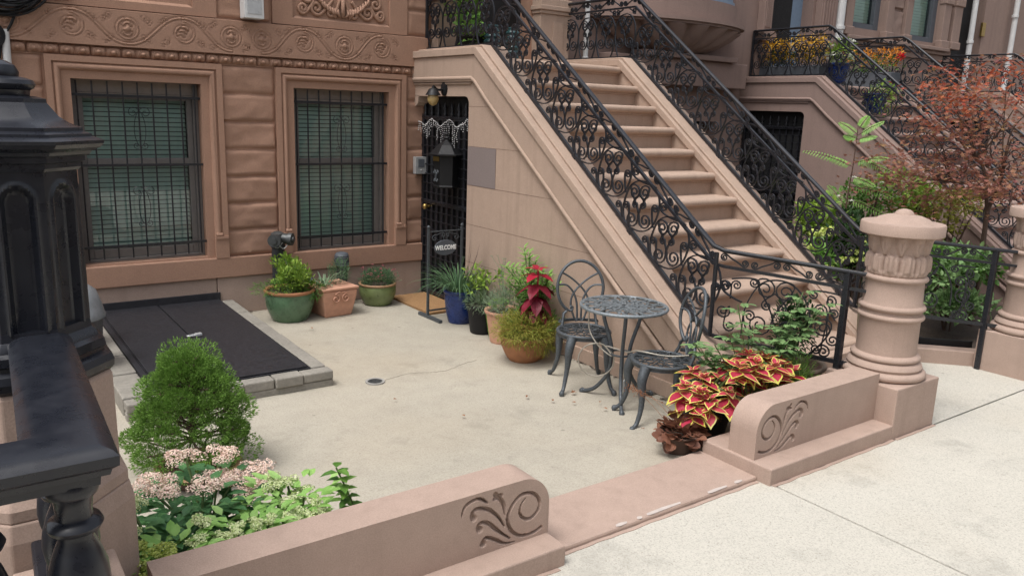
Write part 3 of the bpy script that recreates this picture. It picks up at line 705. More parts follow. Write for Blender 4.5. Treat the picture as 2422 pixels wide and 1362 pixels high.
# ================================================================ LOW WALLS WITH CARVED ENDS
CARVE = [([(1.988, .383), (1.964, .355), (1.96, .317), (1.986, .284), (2.023, .276), (2.06, .302), (2.069, .339), (2.052, .376), (2.014, .401), (1.965, .403), (1.926, .378), (1.899, .334), (1.896, .29), (1.917, .245), (1.959, .209), (2.004, .199), (2.05, .202), (2.083, .215)], .3, 1.0, .0085),
         ([(1.787, .413), (1.759, .436), (1.731, .447), (1.691, .439), (1.665, .419), (1.656, .388)], .35, .35, .0075),
         ([(1.707, .37), (1.713, .393), (1.733, .401), (1.76, .395), (1.802, .374), (1.846, .33), (1.88, .275)], 1.2, .3, .0095),
         ([(1.739, .311), (1.749, .327), (1.769, .328), (1.797, .313), (1.834, .276), (1.871, .243), (1.912, .209)], 1.2, .3, .0095),
         ([(1.765, .233), (1.775, .248), (1.796, .247), (1.836, .224), (1.88, .195), (1.938, .186)], 1.2, .3, .009),
         ([(1.840, .428), (1.862, .400), (1.873, .37), (1.879, .33)], 1.6, .2, .0095), ([(1.822, .447), (1.838, .428)], .7, 1.5, .011), ([(1.860, .430), (1.838, .428), (1.816, .422)], .4, .4, .012)]
DOTS = [(1.716, .361), (1.748, .300), (1.768, .226)]
def carve_depth(X, Z, right):
    F = lambda p: np.array(p) if not right else np.array([(5.719 - q[0], q[1] + .005) for q in p])
    h = np.zeros(X.shape)
    for pts, w0, w1, wd in CARVE:
        pl = F(smoothpath(pts, 5)[:, :2]); n = len(pl)
        for i in range(n - 1):
            p, q = pl[i], pl[i + 1]; d = q - p; t = np.clip(((X - p[0]) * d[0] + (Z - p[1]) * d[1]) / (d @ d + 1e-12), 0, 1)
            u = (i + t) / (n - 1); w_ = wd * (w0 + (1 - w0) * np.clip(u * 5, 0, 1)) * (w1 + (1 - w1) * np.clip((1 - u) * 3, 0, 1))
            h = np.maximum(h, .024 * np.clip((1 - np.hypot(X - p[0] - t * d[0], Z - p[1] - t * d[1]) / w_) * 3.0, 0, 1))
    for c in F(DOTS): h = np.maximum(h, .022 * np.clip((1 - np.hypot(X - c[0], Z - c[1]) / .0165) * 2.5, 0, 1))
    return h
def low_wall(name, label, xa, xb, end, carve, zt):
    """body y 2.58..2.755 on a plinth y 2.45..2.93; rounded top at its free end ('R' or 'L')"""
    t = thing(name, label, 'wall', ((xa + xb) / 2, 2.66, 0), 0)
    y0, y1, zb, r = 2.583, 2.765, .176, .15
    mb = MB(); pa, pb = (xa - .02, xb + .0) if end == 'R' else (xa - .02, xb + .0)
    mb.box(pa, pb, 2.45, 2.94, -.04, zb); mb.build('plinth', 'lowwall', t, bevel=.008)
    def top(x):
        d = (xb - x) if end == 'R' else (x - xa)
        return zt if d >= r else zt - r + math.sqrt(max(0, r * r - (r - d) ** 2))
    xc = carve[0]
    us = list(np.arange(xa, xb, .05)); us = [u for u in us if abs(u - xc) > .25] + list(np.arange(xc - .25, xc + .25, .0036))
    ex = xb if end == 'R' else xa; sg = -1 if end == 'R' else 1
    us = [u for u in us if abs(u - ex) > r] + [u for u in us if abs(u - ex) <= r and abs(u - xc) <= .25] + [ex + sg * r * (1 - math.cos(a)) for a in np.linspace(0, PI / 2, 14)] + [xa, xb]
    us = np.array(sorted({round(float(min(max(u, xa), xb)), 4) for u in us}))
    tp = np.array([top(u) for u in us]); V = np.linspace(0, 1, 84)
    X = np.repeat(us[:, None], len(V), 1); Z = zb + (tp[:, None] - zb) * V[None]
    h = np.zeros(X.shape)
    k_ = np.abs(us - xc) <= .25; h[k_] = carve_depth(X[k_], Z[k_], end == 'L')
    mb = MB(); mb.grid(np.stack([X, y0 + h, Z], -1))
    n = len(us); top_o = [(x, y0, z) for x, z in zip(us, tp)]; top_b = [(x, y1, z) for x, z in zip(us, tp)]; bot = [(x, y1, zb) for x in us]
    mb.grid(np.array([top_o, top_b, bot]).transpose(1, 0, 2))
    mb.add([(xa, y0, zb), (xa, y1, zb), (xa, y1, tp[0]), (xa, y0, tp[0]), (xb, y0, zb), (xb, y1, zb), (xb, y1, tp[-1]), (xb, y0, tp[-1])], [(0, 1, 2, 3), (4, 7, 6, 5)])
    mb.build('carved_body', 'lowwall', t, smooth=42, recalc=False)
    return t
low_wall('low_wall', 'long low brownstone wall in front of stonecrop, carved volute at its right end', .47, 2.125, 'R', (1.87,), .472)
low_wall('low_wall', 'short low brownstone wall in front of red coleus, joined to tall round pillar', 3.60, 4.82, 'L', (3.85,), .485)
mb = MB(); mb.box(2.128, 3.583, 2.535, 2.955, -.03, .104); ts = mb.build('threshold', 'lowwall', bevel=.012)
tag(ts, 'flat reddish stone threshold between the two low carved walls', 'threshold')
mb = MB()
for (a, b, y) in ((2.52, 2.60, 2.552), (2.66, 2.70, 2.55), (2.73, 2.98, 2.553), (3.18, 3.34, 2.55), (3.4, 3.47, 2.552)):
    P_ = [(a, y - .008), (a + .02, y - .014), (b - .01, y - .010), (b, y + .004), ((a + b) / 2, y + .012), (a + .01, y + .008)]
    mb.add([(p, q, .1055) for p, q in P_], [list(range(6))])
mb.build('chipped_edge', 'chipw', ts, recalc=False)
mb = MB()
for (x0, x1, y) in ((.4, 2.1, 2.445), (3.6, 4.85, 2.445), (4.85, 5.34, 2.44), (2.13, 3.58, 2.528)):
    xs_ = np.arange(x0, x1, .03); mb.bar([(q, y - .006 + .008 * noise.noise((q * 9, 0, 0)), .0795) for q in xs_], (0, 0, 1), .022, .004)
mj = mb.build('mortar_bead', 'lowwall', ts)

# ================================================================ ROUND STONE PILLARS
def cap_r(th, z):
    u = (z - 1.10) / .27; n = 11; a = (th * n / (2 * PI)) % 1.0; b = (th * n / (2 * PI) + .5) % 1.0
    f = 1.0 + .10 * max(0, u) ** 2
    if u > .5:      # upper lanceolate leaves
        e = abs(a - .5) * 2; wv = math.cos(min(1, e / max(.05, .95 - .75 * max(0, (.75 - u) / .25))) * PI / 2)
        f += .075 * wv - .075 * (1 - wv) + .06 * math.exp(-((u - .93) / .06) ** 2) * wv - .05 * math.exp(-(e / .10) ** 2) * (u < .85)
    else:           # lower curled acanthus
        e = abs(b - .5) * 2
        f += .02 + .095 * abs(math.sin(PI * 3 * b)) * max(0, math.sin(PI * min(1, max(0, u) / .5))) ** .5 + .05 * math.cos(e * PI) * (u > .1) - .08 * math.exp(-((u - .5) / .06) ** 2) * (e > .3)
    return f
def pillar(label, cx, cy):
    t = thing('stone_pillar', label, 'pillar', (cx, cy, .08), 0, 'round pillars at the entry path')
    z0 = .415
    mb = MB(); mb.box(cx - .258, cx + .258, cy - .255, cy + .255, -.04, z0); mb.build('pedestal', 'lowwall', t, bevel=.008)
    tor = lambda r, z, h, q=7: [(r + h * .55 * math.sin(a), z + h / 2 - h / 2 * math.cos(a)) for a in np.linspace(0, PI, q)]
    pr = [(.0, z0), (.235, z0)] + tor(.232, z0, .055) + [(.225, z0 + .058), (.235, z0 + .075), (.228, z0 + .095), (.208, z0 + .112)] + tor(.196, z0 + .115, .04) + [(.188, z0 + .16), (.185, .80)]
    pr += tor(.188, .805, .036) + [(.186, .845), (.181, .858)] + tor(.188, .866, .036) + [(.183, .91), (.176, 1.05)] + tor(.178, 1.058, .036) + [(.173, 1.098)]
    mb = MB(); mb.lathe(pr, (cx, cy, 0), 56); mb.build('shaft', 'lowwall', t, smooth=42)
    mb = MB(); mb.lathe([(.172, z) for z in np.linspace(1.097, 1.372, 34)], (cx, cy, 0), 176, rf=cap_r); mb.build('leaf_capital', 'lowwall', t, smooth=75)
    c2 = [(.0, 1.358), (.246, 1.358), (.254, 1.364), (.254, 1.428), (.248, 1.435), (.19, 1.436), (.175, 1.445), (.15, 1.462), (.11, 1.478), (.075, 1.484), (.06, 1.487), (.052, 1.502), (.035, 1.515), (.012, 1.521), (0, 1.522)]
    mb = MB(); mb.lathe(c2, (cx, cy, 0), 64); mb.build('cap', 'lowwall', t, smooth=42)
    return t
pillar('round brownstone pillar with carved leaf capital, joined to the short low wall', 5.075, 2.705)
pillar('farther round brownstone pillar cut off by the right edge', 7.21, 2.69)
mb = MB(); mb.prism([(7.0, 2.94, 0), (7.0, 2.94, .20), (7.2, 2.94, .2), (7.2, 2.94, 0)], (-.68, .70, 0)); CU = tag(mb.build('curb_wall', 'lowwall', bevel=.008), 'low brownstone curb under the level railing left of the far pillar', 'curb')
mb = MB(); mb.prism([(7.12, 3.06, .1), (7.12, 3.06, .25), (7.16, 3.06, .25), (7.16, 3.06, .1)], (-.60, .62, 0)); mb.build('black_liner', 'black', CU, bevel=.004)

# ================================================================ CELLAR HATCH
hx0, hx1, hy0 = 1.05, 2.155, 5.50
CH = thing('cellar_hatch', 'black double leaf metal cellar hatch set in a grey granite curb', 'hatch', (1.58, 6.6, 0))
hz = lambda y: .125 + (y - 5.37) / 2.4 * .03
mb = MB()
ys = [5.50, 6.0, 6.45, 6.85, 7.3, D - .035]
for a, b in zip(ys, ys[1:]):
    for (x0, x1) in ((hx1 + .004, 2.285), (.86, hx0 - .004)): mb.yz([(a + .004, -.02), (b - .004, -.02), (b - .004, hz(b) - .005 * (1 + math.sin(b * 17 + x0))), (a + .004, hz(a) - .005 * (1 + math.sin(a * 29 + x0)))], x0, x1 - (.008 * (1 + math.sin(a * 13)) if x1 > 2.2 else 0))
for a, b in zip((.86, 1.25, 1.62, 1.84, 2.05), (1.25, 1.62, 1.84, 2.05, 2.285)): mb.box(a + .003, b - .003, 5.375 + .008 * math.sin(a * 40), 5.493, .045 + .006 * math.sin(b * 31), hz(5.4) - .006 * (1 + math.sin(a * 23)))
mb.box(.86, 2.285, 5.385, 5.46, -.02, .05)
mb.build('granite_curb', 'granite', CH, bevel=.01)
def leafh(x0, x1): m = MB(); m.yz([(hy0 + .01, hz(hy0) + .004), (D - .05, hz(D) + .004), (D - .05, hz(D) + .014), (hy0 + .01, hz(hy0) + .014)], x0, x1); return m
leafh(hx0 + .05, 1.575).build('hatch_leaf', 'hatch', CH, bevel=.003); leafh(1.585, hx1 - .02).build('hatch_leaf', 'hatch', CH, bevel=.003)
mb = MB(); mb.yz([(hy0, .0), (D - .04, .0), (D - .04, hz(D) + .006), (hy0, hz(hy0) + .006)], hx0, hx0 + .04); mb.yz([(hy0, .0), (D - .04, .0), (D - .04, hz(D) + .0), (hy0, hz(hy0) + .0)], hx0 + .045, hx1)
mb.box(1.05, 2.155, D - .048, D - .032, .1, .235); mb.build('hatch_frame', 'hatch', CH, bevel=.003)
PL = thing('padlock', 'silver padlock lying where the two hatch leaves meet', 'padlock', (1.58, 6.62, hz(6.62) + .02), .1)
mb = MB(); mb.box(.03, .085, -.022, .022, .0, .024); mb.build('body', 'steel', PL, world=False, bevel=.005)
mb = MB(); mb.tube([(.03, -.015, .012), (-.015, -.015, .012), (-.032, -.008, .012), (-.032, .008, .012), (-.015, .015, .012), (.03, .015, .012)], .0055, 8); mb.build('shackle', 'steel', PL, world=False, smooth=60)

# ================================================================ CAST-IRON NEWEL AND BALUSTRADE OF THE NEXT STOOP (left foreground)
NX, NY = .19, 2.94
NW = thing('newel_post', 'massive black octagonal cast iron newel with arched flutes on brownstone pedestal', 'newel post', (NX, NY, 0))
a8 = PI / 8; k8 = 1 / math.cos(PI / 8)
def oct(prof): m = MB(); m.lathe([(r * k8, z) for r, z in prof], (NX, NY, 0), 8, a0=a8); return m
oct([(.0, .76), (.255, .76), (.255, .80), (.235, .83), (.232, 1.15), (.225, 1.165), (0, 1.165)]).build('pedestal', 'lowwall', NW, bevel=.006)
oct([(.0, -.05), (.27, -.05), (.27, .70), (.258, .76), (0, .76)]).build('pedestal_base', 'lowwall', NW, bevel=.006)
oct([(.0, 1.165), (.226, 1.165), (.238, 1.178), (.241, 1.20), (.234, 1.222), (.214, 1.232), (.214, 1.245), (.220, 1.25), (.216, 1.275), (.200, 1.285), (.196, 1.30), (.184, 1.315), (.18, 1.34), (0, 1.34)]).build('base_moulding', 'ironbig', NW, smooth=25)
# shaft: eight faces with a recessed round-headed flute
mb = MB(); ap = .178; hw = ap * math.tan(a8); zb_, zt_ = 1.335, 1.83
for k in range(8):
    th = k * PI / 4; n_ = np.array([math.cos(th), math.sin(th), 0]); tt = np.array([-math.sin(th), math.cos(th), 0])
    U = np.linspace(-hw, hw, 25); Zs = np.linspace(zb_, zt_, 60); G = np.zeros((25, 60, 3)); fw = hw * .56; zc_ = 1.74
    for i, u in enumerate(U):
        for j, z in enumerate(Zs):
            d = abs(u) - fw if z < zc_ else math.hypot(u, z - zc_) - fw
            q = -.020 * min(1, max(0, -d / .012)) + (.007 * math.exp(-((d - .006) / .006) ** 2))
            p = n_ * (ap + q) + tt * u; G[i, j] = (NX + p[0], NY + p[1], z)
    mb.grid(G)
mb.build('fluted_shaft', 'ironbig', NW, smooth=35, recalc=False)
oct([(.0, 1.825), (.182, 1.825), (.19, 1.835), (.19, 1.848), (.202, 1.853), (.202, 1.868), (.216, 1.874), (.222, 1.884), (.246, 1.896), (.256, 1.908), (.257, 1.918), (.242, 1.925), (.226, 1.929), (.225, 1.937), (.21, 1.942), (.203, 1.945), (.202, 1.955), (.19, 1.959), (.166, 1.969), (.142, 1.987), (.124, 2.012), (.114, 2.026), (.113, 2.038), (.085, 2.045), (.0, 2.045)]).build('stepped_cap', 'ironbig', NW, smooth=22)
mb = MB(); mb.lathe([(.0, 2.04), (.075, 2.045), (.078, 2.062), (.088, 2.068), (.094, 2.08), (.088, 2.092), (.07, 2.098), (.05, 2.102), (.052, 2.115), (.043, 2.135), (.02, 2.148), (0, 2.15)], (NX, NY, 0), 32); mb.build('finial', 'ironbig', NW, smooth=35)

BA = thing('balustrade', 'glossy black cast iron balustrade with moulded handrail in the left foreground', 'balustrade', (.2, 1.8, 0))
RP = [(-.085, 0), (-.086, .022), (-.074, .034), (-.05, .044), (.05, .044), (.074, .034), (.086, .022), (.085, 0), (.072, -.010), (.068, -.024), (.052, -.03), (.05, -.05), (-.05, -.05), (-.052, -.03), (-.068, -.024), (-.072, -.010)]
hzr = 1.287; cxr, cyr = .176, 1.843
vs = [];  st = [((.215, 2.77), (1, 0)), ((cxr, cyr), (1, -1)), ((-1.6, cyr), (0, -1))]
for (px_, py_), (ox, oy) in st:
    for (a, b) in RP: vs.append((px_ + ox * a, py_ + oy * a, hzr + b))
n_ = len(RP); mb = MB(); mb.add(vs, [(i * n_ + j, i * n_ + (j + 1) % n_, (i + 1) * n_ + (j + 1) % n_, (i + 1) * n_ + j) for i in range(2) for j in range(n_)] + [list(range(n_)), [2 * n_ + j for j in range(n_)]])
mb.build('handrail', 'ironbig', BA, smooth=28, bevel=0)
BAL = [(.0, 1.24), (.052, 1.24), (.056, 1.225), (.05, 1.21), (.040, 1.20), (.036, 1.165), (.038, 1.155), (.052, 1.15), (.058, 1.138), (.052, 1.126), (.037, 1.12), (.036, 1.105), (.048, 1.075), (.060, 1.035), (.063, 1.00), (.058, .965), (.045, .92), (.036, .88), (.034, .84), (.046, .825), (.05, .81), (.046, .795), (.04, .78), (.05, .74), (.052, .70), (0, .70)]
for (bx, by) in [(cxr, cyr), (cxr + .007, 2.03), (cxr + .015, 2.22), (cxr + .022, 2.41), (cxr + .03, 2.6), (-.01, cyr), (-.19, cyr), (-.36, cyr), (-.55, cyr), (-.74, cyr)]:
    mb = MB(); mb.lathe(BAL, (bx, by, 0), 28); mb.build('baluster', 'ironbig', BA, smooth=50)
vs = []; BR = [(-.08, .70), (.08, .70), (.08, .62), (-.08, .62)]
for (px_, py_), (ox, oy) in st:
    for (a, b) in BR: vs.append((px_ + ox * a, py_ + oy * a, b))
mb = MB(); mb.add(vs, [(i * 4 + j, i * 4 + (j + 1) % 4, (i + 1) * 4 + (j + 1) % 4, (i + 1) * 4 + j) for i in range(2) for j in range(4)] + [[0, 1, 2, 3], [8, 9, 10, 11]]); mb.build('bottom_rail', 'ironbig', BA, bevel=.01)
mb = MB(); mb.box(.07, .36, 1.62, 2.66, -.05, .618); mb.box(-1.6, .068, 1.65, 1.95, -.05, .618); tag(mb.build('base_wall', 'lowwall', bevel=.012), 'brownstone base wall under the black cast iron balustrade', 'wall')

# ================================================================ FURNITURE
def lattice_disc(mb, r, w, h, seed, z=0, m=0):
    """openwork disc: rings of leaf-shaped loops between two rims"""
    rg = np.random.default_rng(seed)
    for k, (ra, rb, n) in enumerate(((.0, .38, 5), (.32, .70, 8), (.64, .985, 13))):
        for i in range(n):
            a = 2 * PI * (i + .5 * (k % 2)) / n + rg.uniform(-.05, .05); hwid = PI / n * .98; rm = (ra + rb) / 2
            t = np.linspace(0, 2 * PI, 15)[:-1]
            rr = rm + (rb - ra) / 2 * np.cos(t); aa = a + hwid * np.sin(t) * (.75 + .25 * np.cos(t + 1)) + .25 * (rr - rm)
            mb.bar(np.column_stack([r * rr * np.cos(aa), r * rr * np.sin(aa), np.full(14, z)]), (0, 0, 1), w, h, True, m)
def bistro_chair(label, x, y, face):
    """face: angle (rad) the sitter looks towards"""
    t = thing('bistro_chair', label, 'chair', (x, y, .0), face, 'cast metal bistro chairs')
    zs = .43
    mb = MB(); mb.tube([(.2 * math.cos(a), .2 * math.sin(a), zs) for a in np.linspace(0, 2 * PI, 40)[:-1]], .013, 8, True)
    lattice_disc(mb, .195, .0065, .008, 3, zs + .004); mb.lathe([(.186, zs - .028), (.2, zs - .03), (.2, zs - .004), (.186, zs - .004)], (0, 0, 0), 36, caps=False)
    mb.build('seat', 'alu', t, world=False, smooth=50)
    # oval back, reclined; +x is the front
    def bk(u, v): return (-.185 - .10 * v - .06 * v * v + .10 * max(0, abs(u) / .2) ** 2 * .35, u, zs + .03 + v)
    mb = MB(); ov = [bk(.182 * math.sin(a) * (1 + .0 * math.cos(a)), .265 - .205 * math.cos(a)) for a in np.linspace(.55, 2 * PI - .55, 40)]
    mb.tube(ov, .0125, 8)
    for s_ in (1, -1):
        e = ov[0] if s_ == 1 else ov[-1]; sp = [bk(s_ * u, v) for u, v in ((.095, .092), (.075, .082), (.055, .09), (.052, .11), (.065, .12), (.075, .112))]
        mb.tube(sp, .010, 6)
        mb.tube([bk(s_ * .10, .085), bk(s_ * .125, .062), (-.17, s_ * .13, zs + .05), (-.145, s_ * .14, zs + .0)], .012, 6)
        mb.tube(smoothpath([bk(s_ * .15, .385), bk(s_ * .06, .33), bk(-s_ * .035, .24), bk(-s_ * .07, .15), bk(-s_ * .045, .04), bk(-s_ * .02, .0)], 6), .0085, 6)
        mb.tube(smoothpath([bk(s_ * .175, .29), bk(s_ * .10, .28), bk(s_ * .045, .215), bk(s_ * .02, .13), bk(s_ * .015, .0)], 6), .0085, 6)
        for u, v in ((s_ * .15, .385), (s_ * .175, .29)): mb.lathe([(0, -.014), (.014, 0), (0, .014)], bk(u, v), 8)
    mb.tube([(-.19 + .06 * math.cos(a) - .0, .15 * math.sin(a), zs + .026) for a in np.linspace(PI * .5, PI * 1.5, 12)], .013, 6)
    mb.build('backrest', 'alu', t, world=False, smooth=60)
    for (sx, sy) in ((1, 1), (1, -1), (-1, 1), (-1, -1)):
        p = smoothpath([(sx * .155, sy * .12, zs - .01), (sx * .185, sy * .145, zs - .09), (sx * .18, sy * .15, zs - .2), (sx * .185, sy * .16, .14), (sx * .215, sy * .18, .05), (sx * .25, sy * .20, .02)], 6)
        sc = np.interp(np.linspace(0, 1, len(p)), [0, .18, .5, .85, 1], [2.9, 2.6, 1.45, 1.05, 1.3])
        mb = MB(); mb.tube(p, .0135, 8, scale=sc); mb.lathe([(.0, -.002), (.016, .0), (.021, .018), (.014, .036), (.0, .04)], (sx * .25, sy * .20, .0), 10); mb.build('leg', 'alu', t, world=False, smooth=60)
    return t
bistro_chair('cast metal bistro chair with upright oval back facing us, beside the red coleus', 3.92, 4.45, math.atan2(-.75, -.40))
bistro_chair('cast metal bistro chair seen edge on, right of the table behind yellow edged coleus', 3.91, 3.62, math.atan2(.43, -.90))
TB = thing('bistro_table', 'round pale grey openwork bistro table on thin curved legs', 'table', (3.935, 4.045, 0), .3)
mb = MB(); zt = .712
mb.tube([(.308 * math.cos(a), .308 * math.sin(a), zt) for a in np.linspace(0, 2 * PI, 60)[:-1]], .0125, 8, True); lattice_disc(mb, .302, .014, .010, 5, zt + .005); lattice_disc(mb, .17, .009, .008, 9, zt + .003)
mb.build('tabletop', 'tabletop', TB, world=False, smooth=50)
for k in range(3):
    a = R(-128) - .3 + k * 2 * PI / 3; u = np.array([math.cos(a), math.sin(a)])
    p = smoothpath([(*(u * r), z) for r, z in ((.16, .70), (.15, .60), (.085, .42), (.075, .30), (.10, .18), (.19, .06), (.27, .018), (.30, .025))], 6)
    mb = MB(); mb.tube(p, .0145, 8); mb.lathe([(0, 0), (.020, .004), (.02, .02), (0, .036)], (*(u * .30), 0), 10); mb.build('leg', 'alu', TB, world=False, smooth=60)
mb = MB(); mb.tube([(.08 * math.cos(a), .08 * math.sin(a), .36) for a in np.linspace(0, 2 * PI, 24)[:-1]], .008, 6, True); mb.build('brace_ring', 'alu', TB, world=False, smooth=60)
CL = thing('cable_lock', 'coiled grey steel security cable with padlock hanging between chairs and table', 'cable lock', (3.85, 4.1, .3))
mb = MB(); lp = [(3.86 + .0, 4.33, .66), (3.84, 4.3, .50), (3.83, 4.18, .40), (3.86, 4.06, .345)]
th = np.linspace(1.2, 1.2 + 2 * PI * 1.05, 30); ring = [(3.80 + .13 * math.cos(a) * .75, 4.16 - .13 * math.cos(a) * .66, .30 + .125 * math.sin(a)) for a in th]
mb.tube(smoothpath(lp + ring[::3] + [(3.9, 3.95, .40), (3.86, 3.8, .455), (3.95, 3.62, .452), (4.08, 3.5, .47)], 5), .0055, 6); mb.tube(smoothpath([(3.92, 4.0, .34), (3.9, 3.97, .24), (3.9, 3.96, .16)], 5), .004, 6); mb.build('cable', 'cable', CL, smooth=60)
mb = MB(); mb.box(3.885, 3.925, 3.945, 3.97, .10, .15); mb.build('lock_body', 'steel', CL, bevel=.004)
mb = MB(); mb.tube([(3.893, 3.957, .15), (3.893, 3.957, .18), (3.905, 3.957, .195), (3.917, 3.957, .18), (3.917, 3.957, .15)], .004, 6); mb.build('lock_shackle', 'steel', CL, smooth=60)

# ================================================================ THINGS AT THE DOOR AND ON THE WALL
LP = thing('wall_lamp', 'small black lantern with amber glass above the black barred door', 'lamp', (XS, 7.2, 2.23))
mb = MB(); mb.lathe([(0, 0), (.055, 0), (.05, .02), (.02, .03), (0, .03)], (0, 0, 0), 16); v = mb.v[0]; mb.v[0] = np.column_stack([XS - v[:, 2], 7.2 + v[:, 0], 2.245 + v[:, 1] * 1.3]); mb.tube(smoothpath([(XS - .02, 7.2, 2.24), (XS - .09, 7.19, 2.235), (4.15, 7.18, 2.27)], 5), .012, 8); mb.build('bracket', 'black', LP, smooth=50)
mb = MB(); mb.lathe([(0, 2.275), (.012, 2.27), (.016, 2.25), (.045, 2.235), (.062, 2.205), (.075, 2.185), (.078, 2.178), (0, 2.178)], (4.15, 7.18, 0), 18); mb.build('lamp_hood', 'black', LP, smooth=50)
mb = MB(); mb.lathe([(0, 2.178), (.052, 2.178), (.058, 2.15), (.054, 2.12), (.036, 2.09), (.01, 2.075), (0, 2.074)], (4.15, 7.18, 0), 18); mb.build('lamp_glass', 'amber', LP, smooth=60)
IC = thing('intercom', 'grey steel intercom panel beside the black barred door', 'intercom', (4.33, D - .07, 1.43))
mb = MB(); mb.box(4.27, 4.405, D - .10, D - .035, 1.345, 1.53); mb.build('panel', 'steel', IC, bevel=.004)
mb = MB(); mb.box(4.30, 4.375, D - .104, D - .098, 1.42, 1.505); mb.build('screen', 'slate', IC); mb = MB(); mb.lathe([(0, 0), (.009, 0), (.009, .006), (0, .006)], (4.337, D - .104, 1.385), 10); mb.build('call_button', 'white', IC)
MX = thing('mailbox', 'black lantern shaped mailbox with brass plate hanging on the barred door', 'mailbox', (4.30, 7.12, 1.5))
mx, my = 4.28, 7.12
mb = MB(); mb.lathe([(0, 1.26), (.13, 1.26), (.135, 1.275), (.125, 1.285), (.135, 1.59), (0, 1.59)], (mx, my, 0), 6, a0=PI / 6); mb.build('box', 'black', MX, bevel=.004)
mb = MB(); mb.lathe([(0, 1.585), (.185, 1.585), (.188, 1.60), (.165, 1.605), (.09, 1.69), (.03, 1.73), (.022, 1.745), (.03, 1.76), (.016, 1.78), (.024, 1.80), (0, 1.83)], (mx, my, 0), 6, a0=PI / 6); mb.build('roof', 'black', MX, bevel=.003)
mb = MB(); mb.box(mx - .123, mx - .119, my - .055, my + .055, 1.53, 1.575); mb.build('brass_plate', 'brass', MX)
mb = MB()
for s_ in (1, -1):
    pl = scroll((.028 * s_, 1.42), .022, PI / 2, -s_, (.026 * s_, 1.34), .016, -PI / 2, s_, .05); mb.tube([(mx - .121, my + q[0], q[1]) for q in pl], .004, 4)
mb.build('scroll_ornament', 'alu', MX)
GA = thing('bead_garland', 'draped silver bead garland across the top of the barred door', 'garland', (4.36, 7.3, 1.95))
mb = MB(); gy = np.linspace(6.78, 7.8, 60); gx = 4.335
pts = [(gx, y, 1.955 - .075 * abs(math.sin(y * 9.2)) + .01 * math.sin(y * 40)) for y in gy]
for y in np.linspace(6.80, 7.78, 26): 
    z = 1.95 - .075 * abs(math.sin(y * 9.2)); L_ = random.choice([.06, .1, .16, .22]) if random.random() < .8 else .03
    pts += [(gx - .012 + .01 * random.random(), y + .012 * random.random(), z - q) for q in np.arange(0, L_, .021)]
for p in pts: mb.lathe([(0, -.0065), (.0065, 0), (0, .0065)], p, 5)
mb.build('beads', 'bead', GA)
# welcome sign on a stand
WS = thing('welcome_sign', 'slate oval WELCOME sign hanging in a thin iron stand by the door', 'sign', (4.08, 6.78, 0), .02)
mb = MB()
for sx in (-.195, .195):
    mb.box(sx - .011, sx + .011, -.011, .011, .02, .90); mb.lathe([(0, .90), (.014, .905), (.017, .92), (0, .937)], (sx, 0, 0), 8)
    mb.box(sx - .018, sx + .018, -.25, .16, .0, .03)
mb.box(-.184, .184, -.008, .008, .065, .08); mb.box(-.184, .184, -.006, .006, .862, .874)
for s_ in (1, -1):
    pl = scroll((s_ * .125, .80), .032, PI * .5 if s_ > 0 else PI * .5, s_ * -1, (s_ * .03, .825), .024, PI * .5, s_, .06, 1.1); mb.tube([(q[0], 0, q[1]) for q in pl], .005, 5)
    mb.tube([(s_ * .045, 0, .865), (s_ * .02, 0, .80), (s_ * .018, 0, .775)], .004, 5)
mb.build('stand', 'alu', WS, world=False, bevel=.002)
mb = MB(); n_ = 36; mb.prism([(.128 * math.cos(a), -.008, .70 + .078 * math.sin(a)) for a in np.linspace(0, 2 * PI, n_ + 1)[:-1]], (0, .016, 0)); pl_ = mb.build('plaque', 'slate', WS, world=False, bevel=.003)
fc = bpy.data.curves.new('welcome', 'FONT'); fc.body = 'WELCOME'; fc.size = .062; fc.align_x = 'CENTER'; fc.align_y = 'CENTER'; fc.offset = .0022; fc.extrude = .0012; fc.space_character = 1.02
fo = bpy.data.objects.new('lettering', fc); COL.objects.link(fo); bpy.context.view_layer.update()
me = bpy.data.meshes.new_from_object(fo.evaluated_get(bpy.context.evaluated_depsgraph_get())); bpy.data.objects.remove(fo); me.materials.clear(); me.materials.append(M['lettering'])
fo = bpy.data.objects.new('lettering', me); COL.objects.link(fo); fo.parent = pl_; fo.location = (0, -.0105, .70); fo.rotation_euler = (PI / 2, 0, 0); fo.scale = (.8, 1, 1)
mb = MB(); P = np.zeros((40, 34, 3))
for i in range(40):
    for j in range(34): P[i, j] = (3.95 + .43 * i / 39 , 6.86 + .86 * j / 33, .022 + .006 * noise.noise((i * 1.7, j * 1.7, 0)))
mb.grid(P); mb.box(3.95, 4.38, 6.86, 7.72, .002, .018); tag(mb.build('doormat', 'coir', smooth=30, recalc=False), 'brown coir doormat lying at the black barred door', 'doormat')
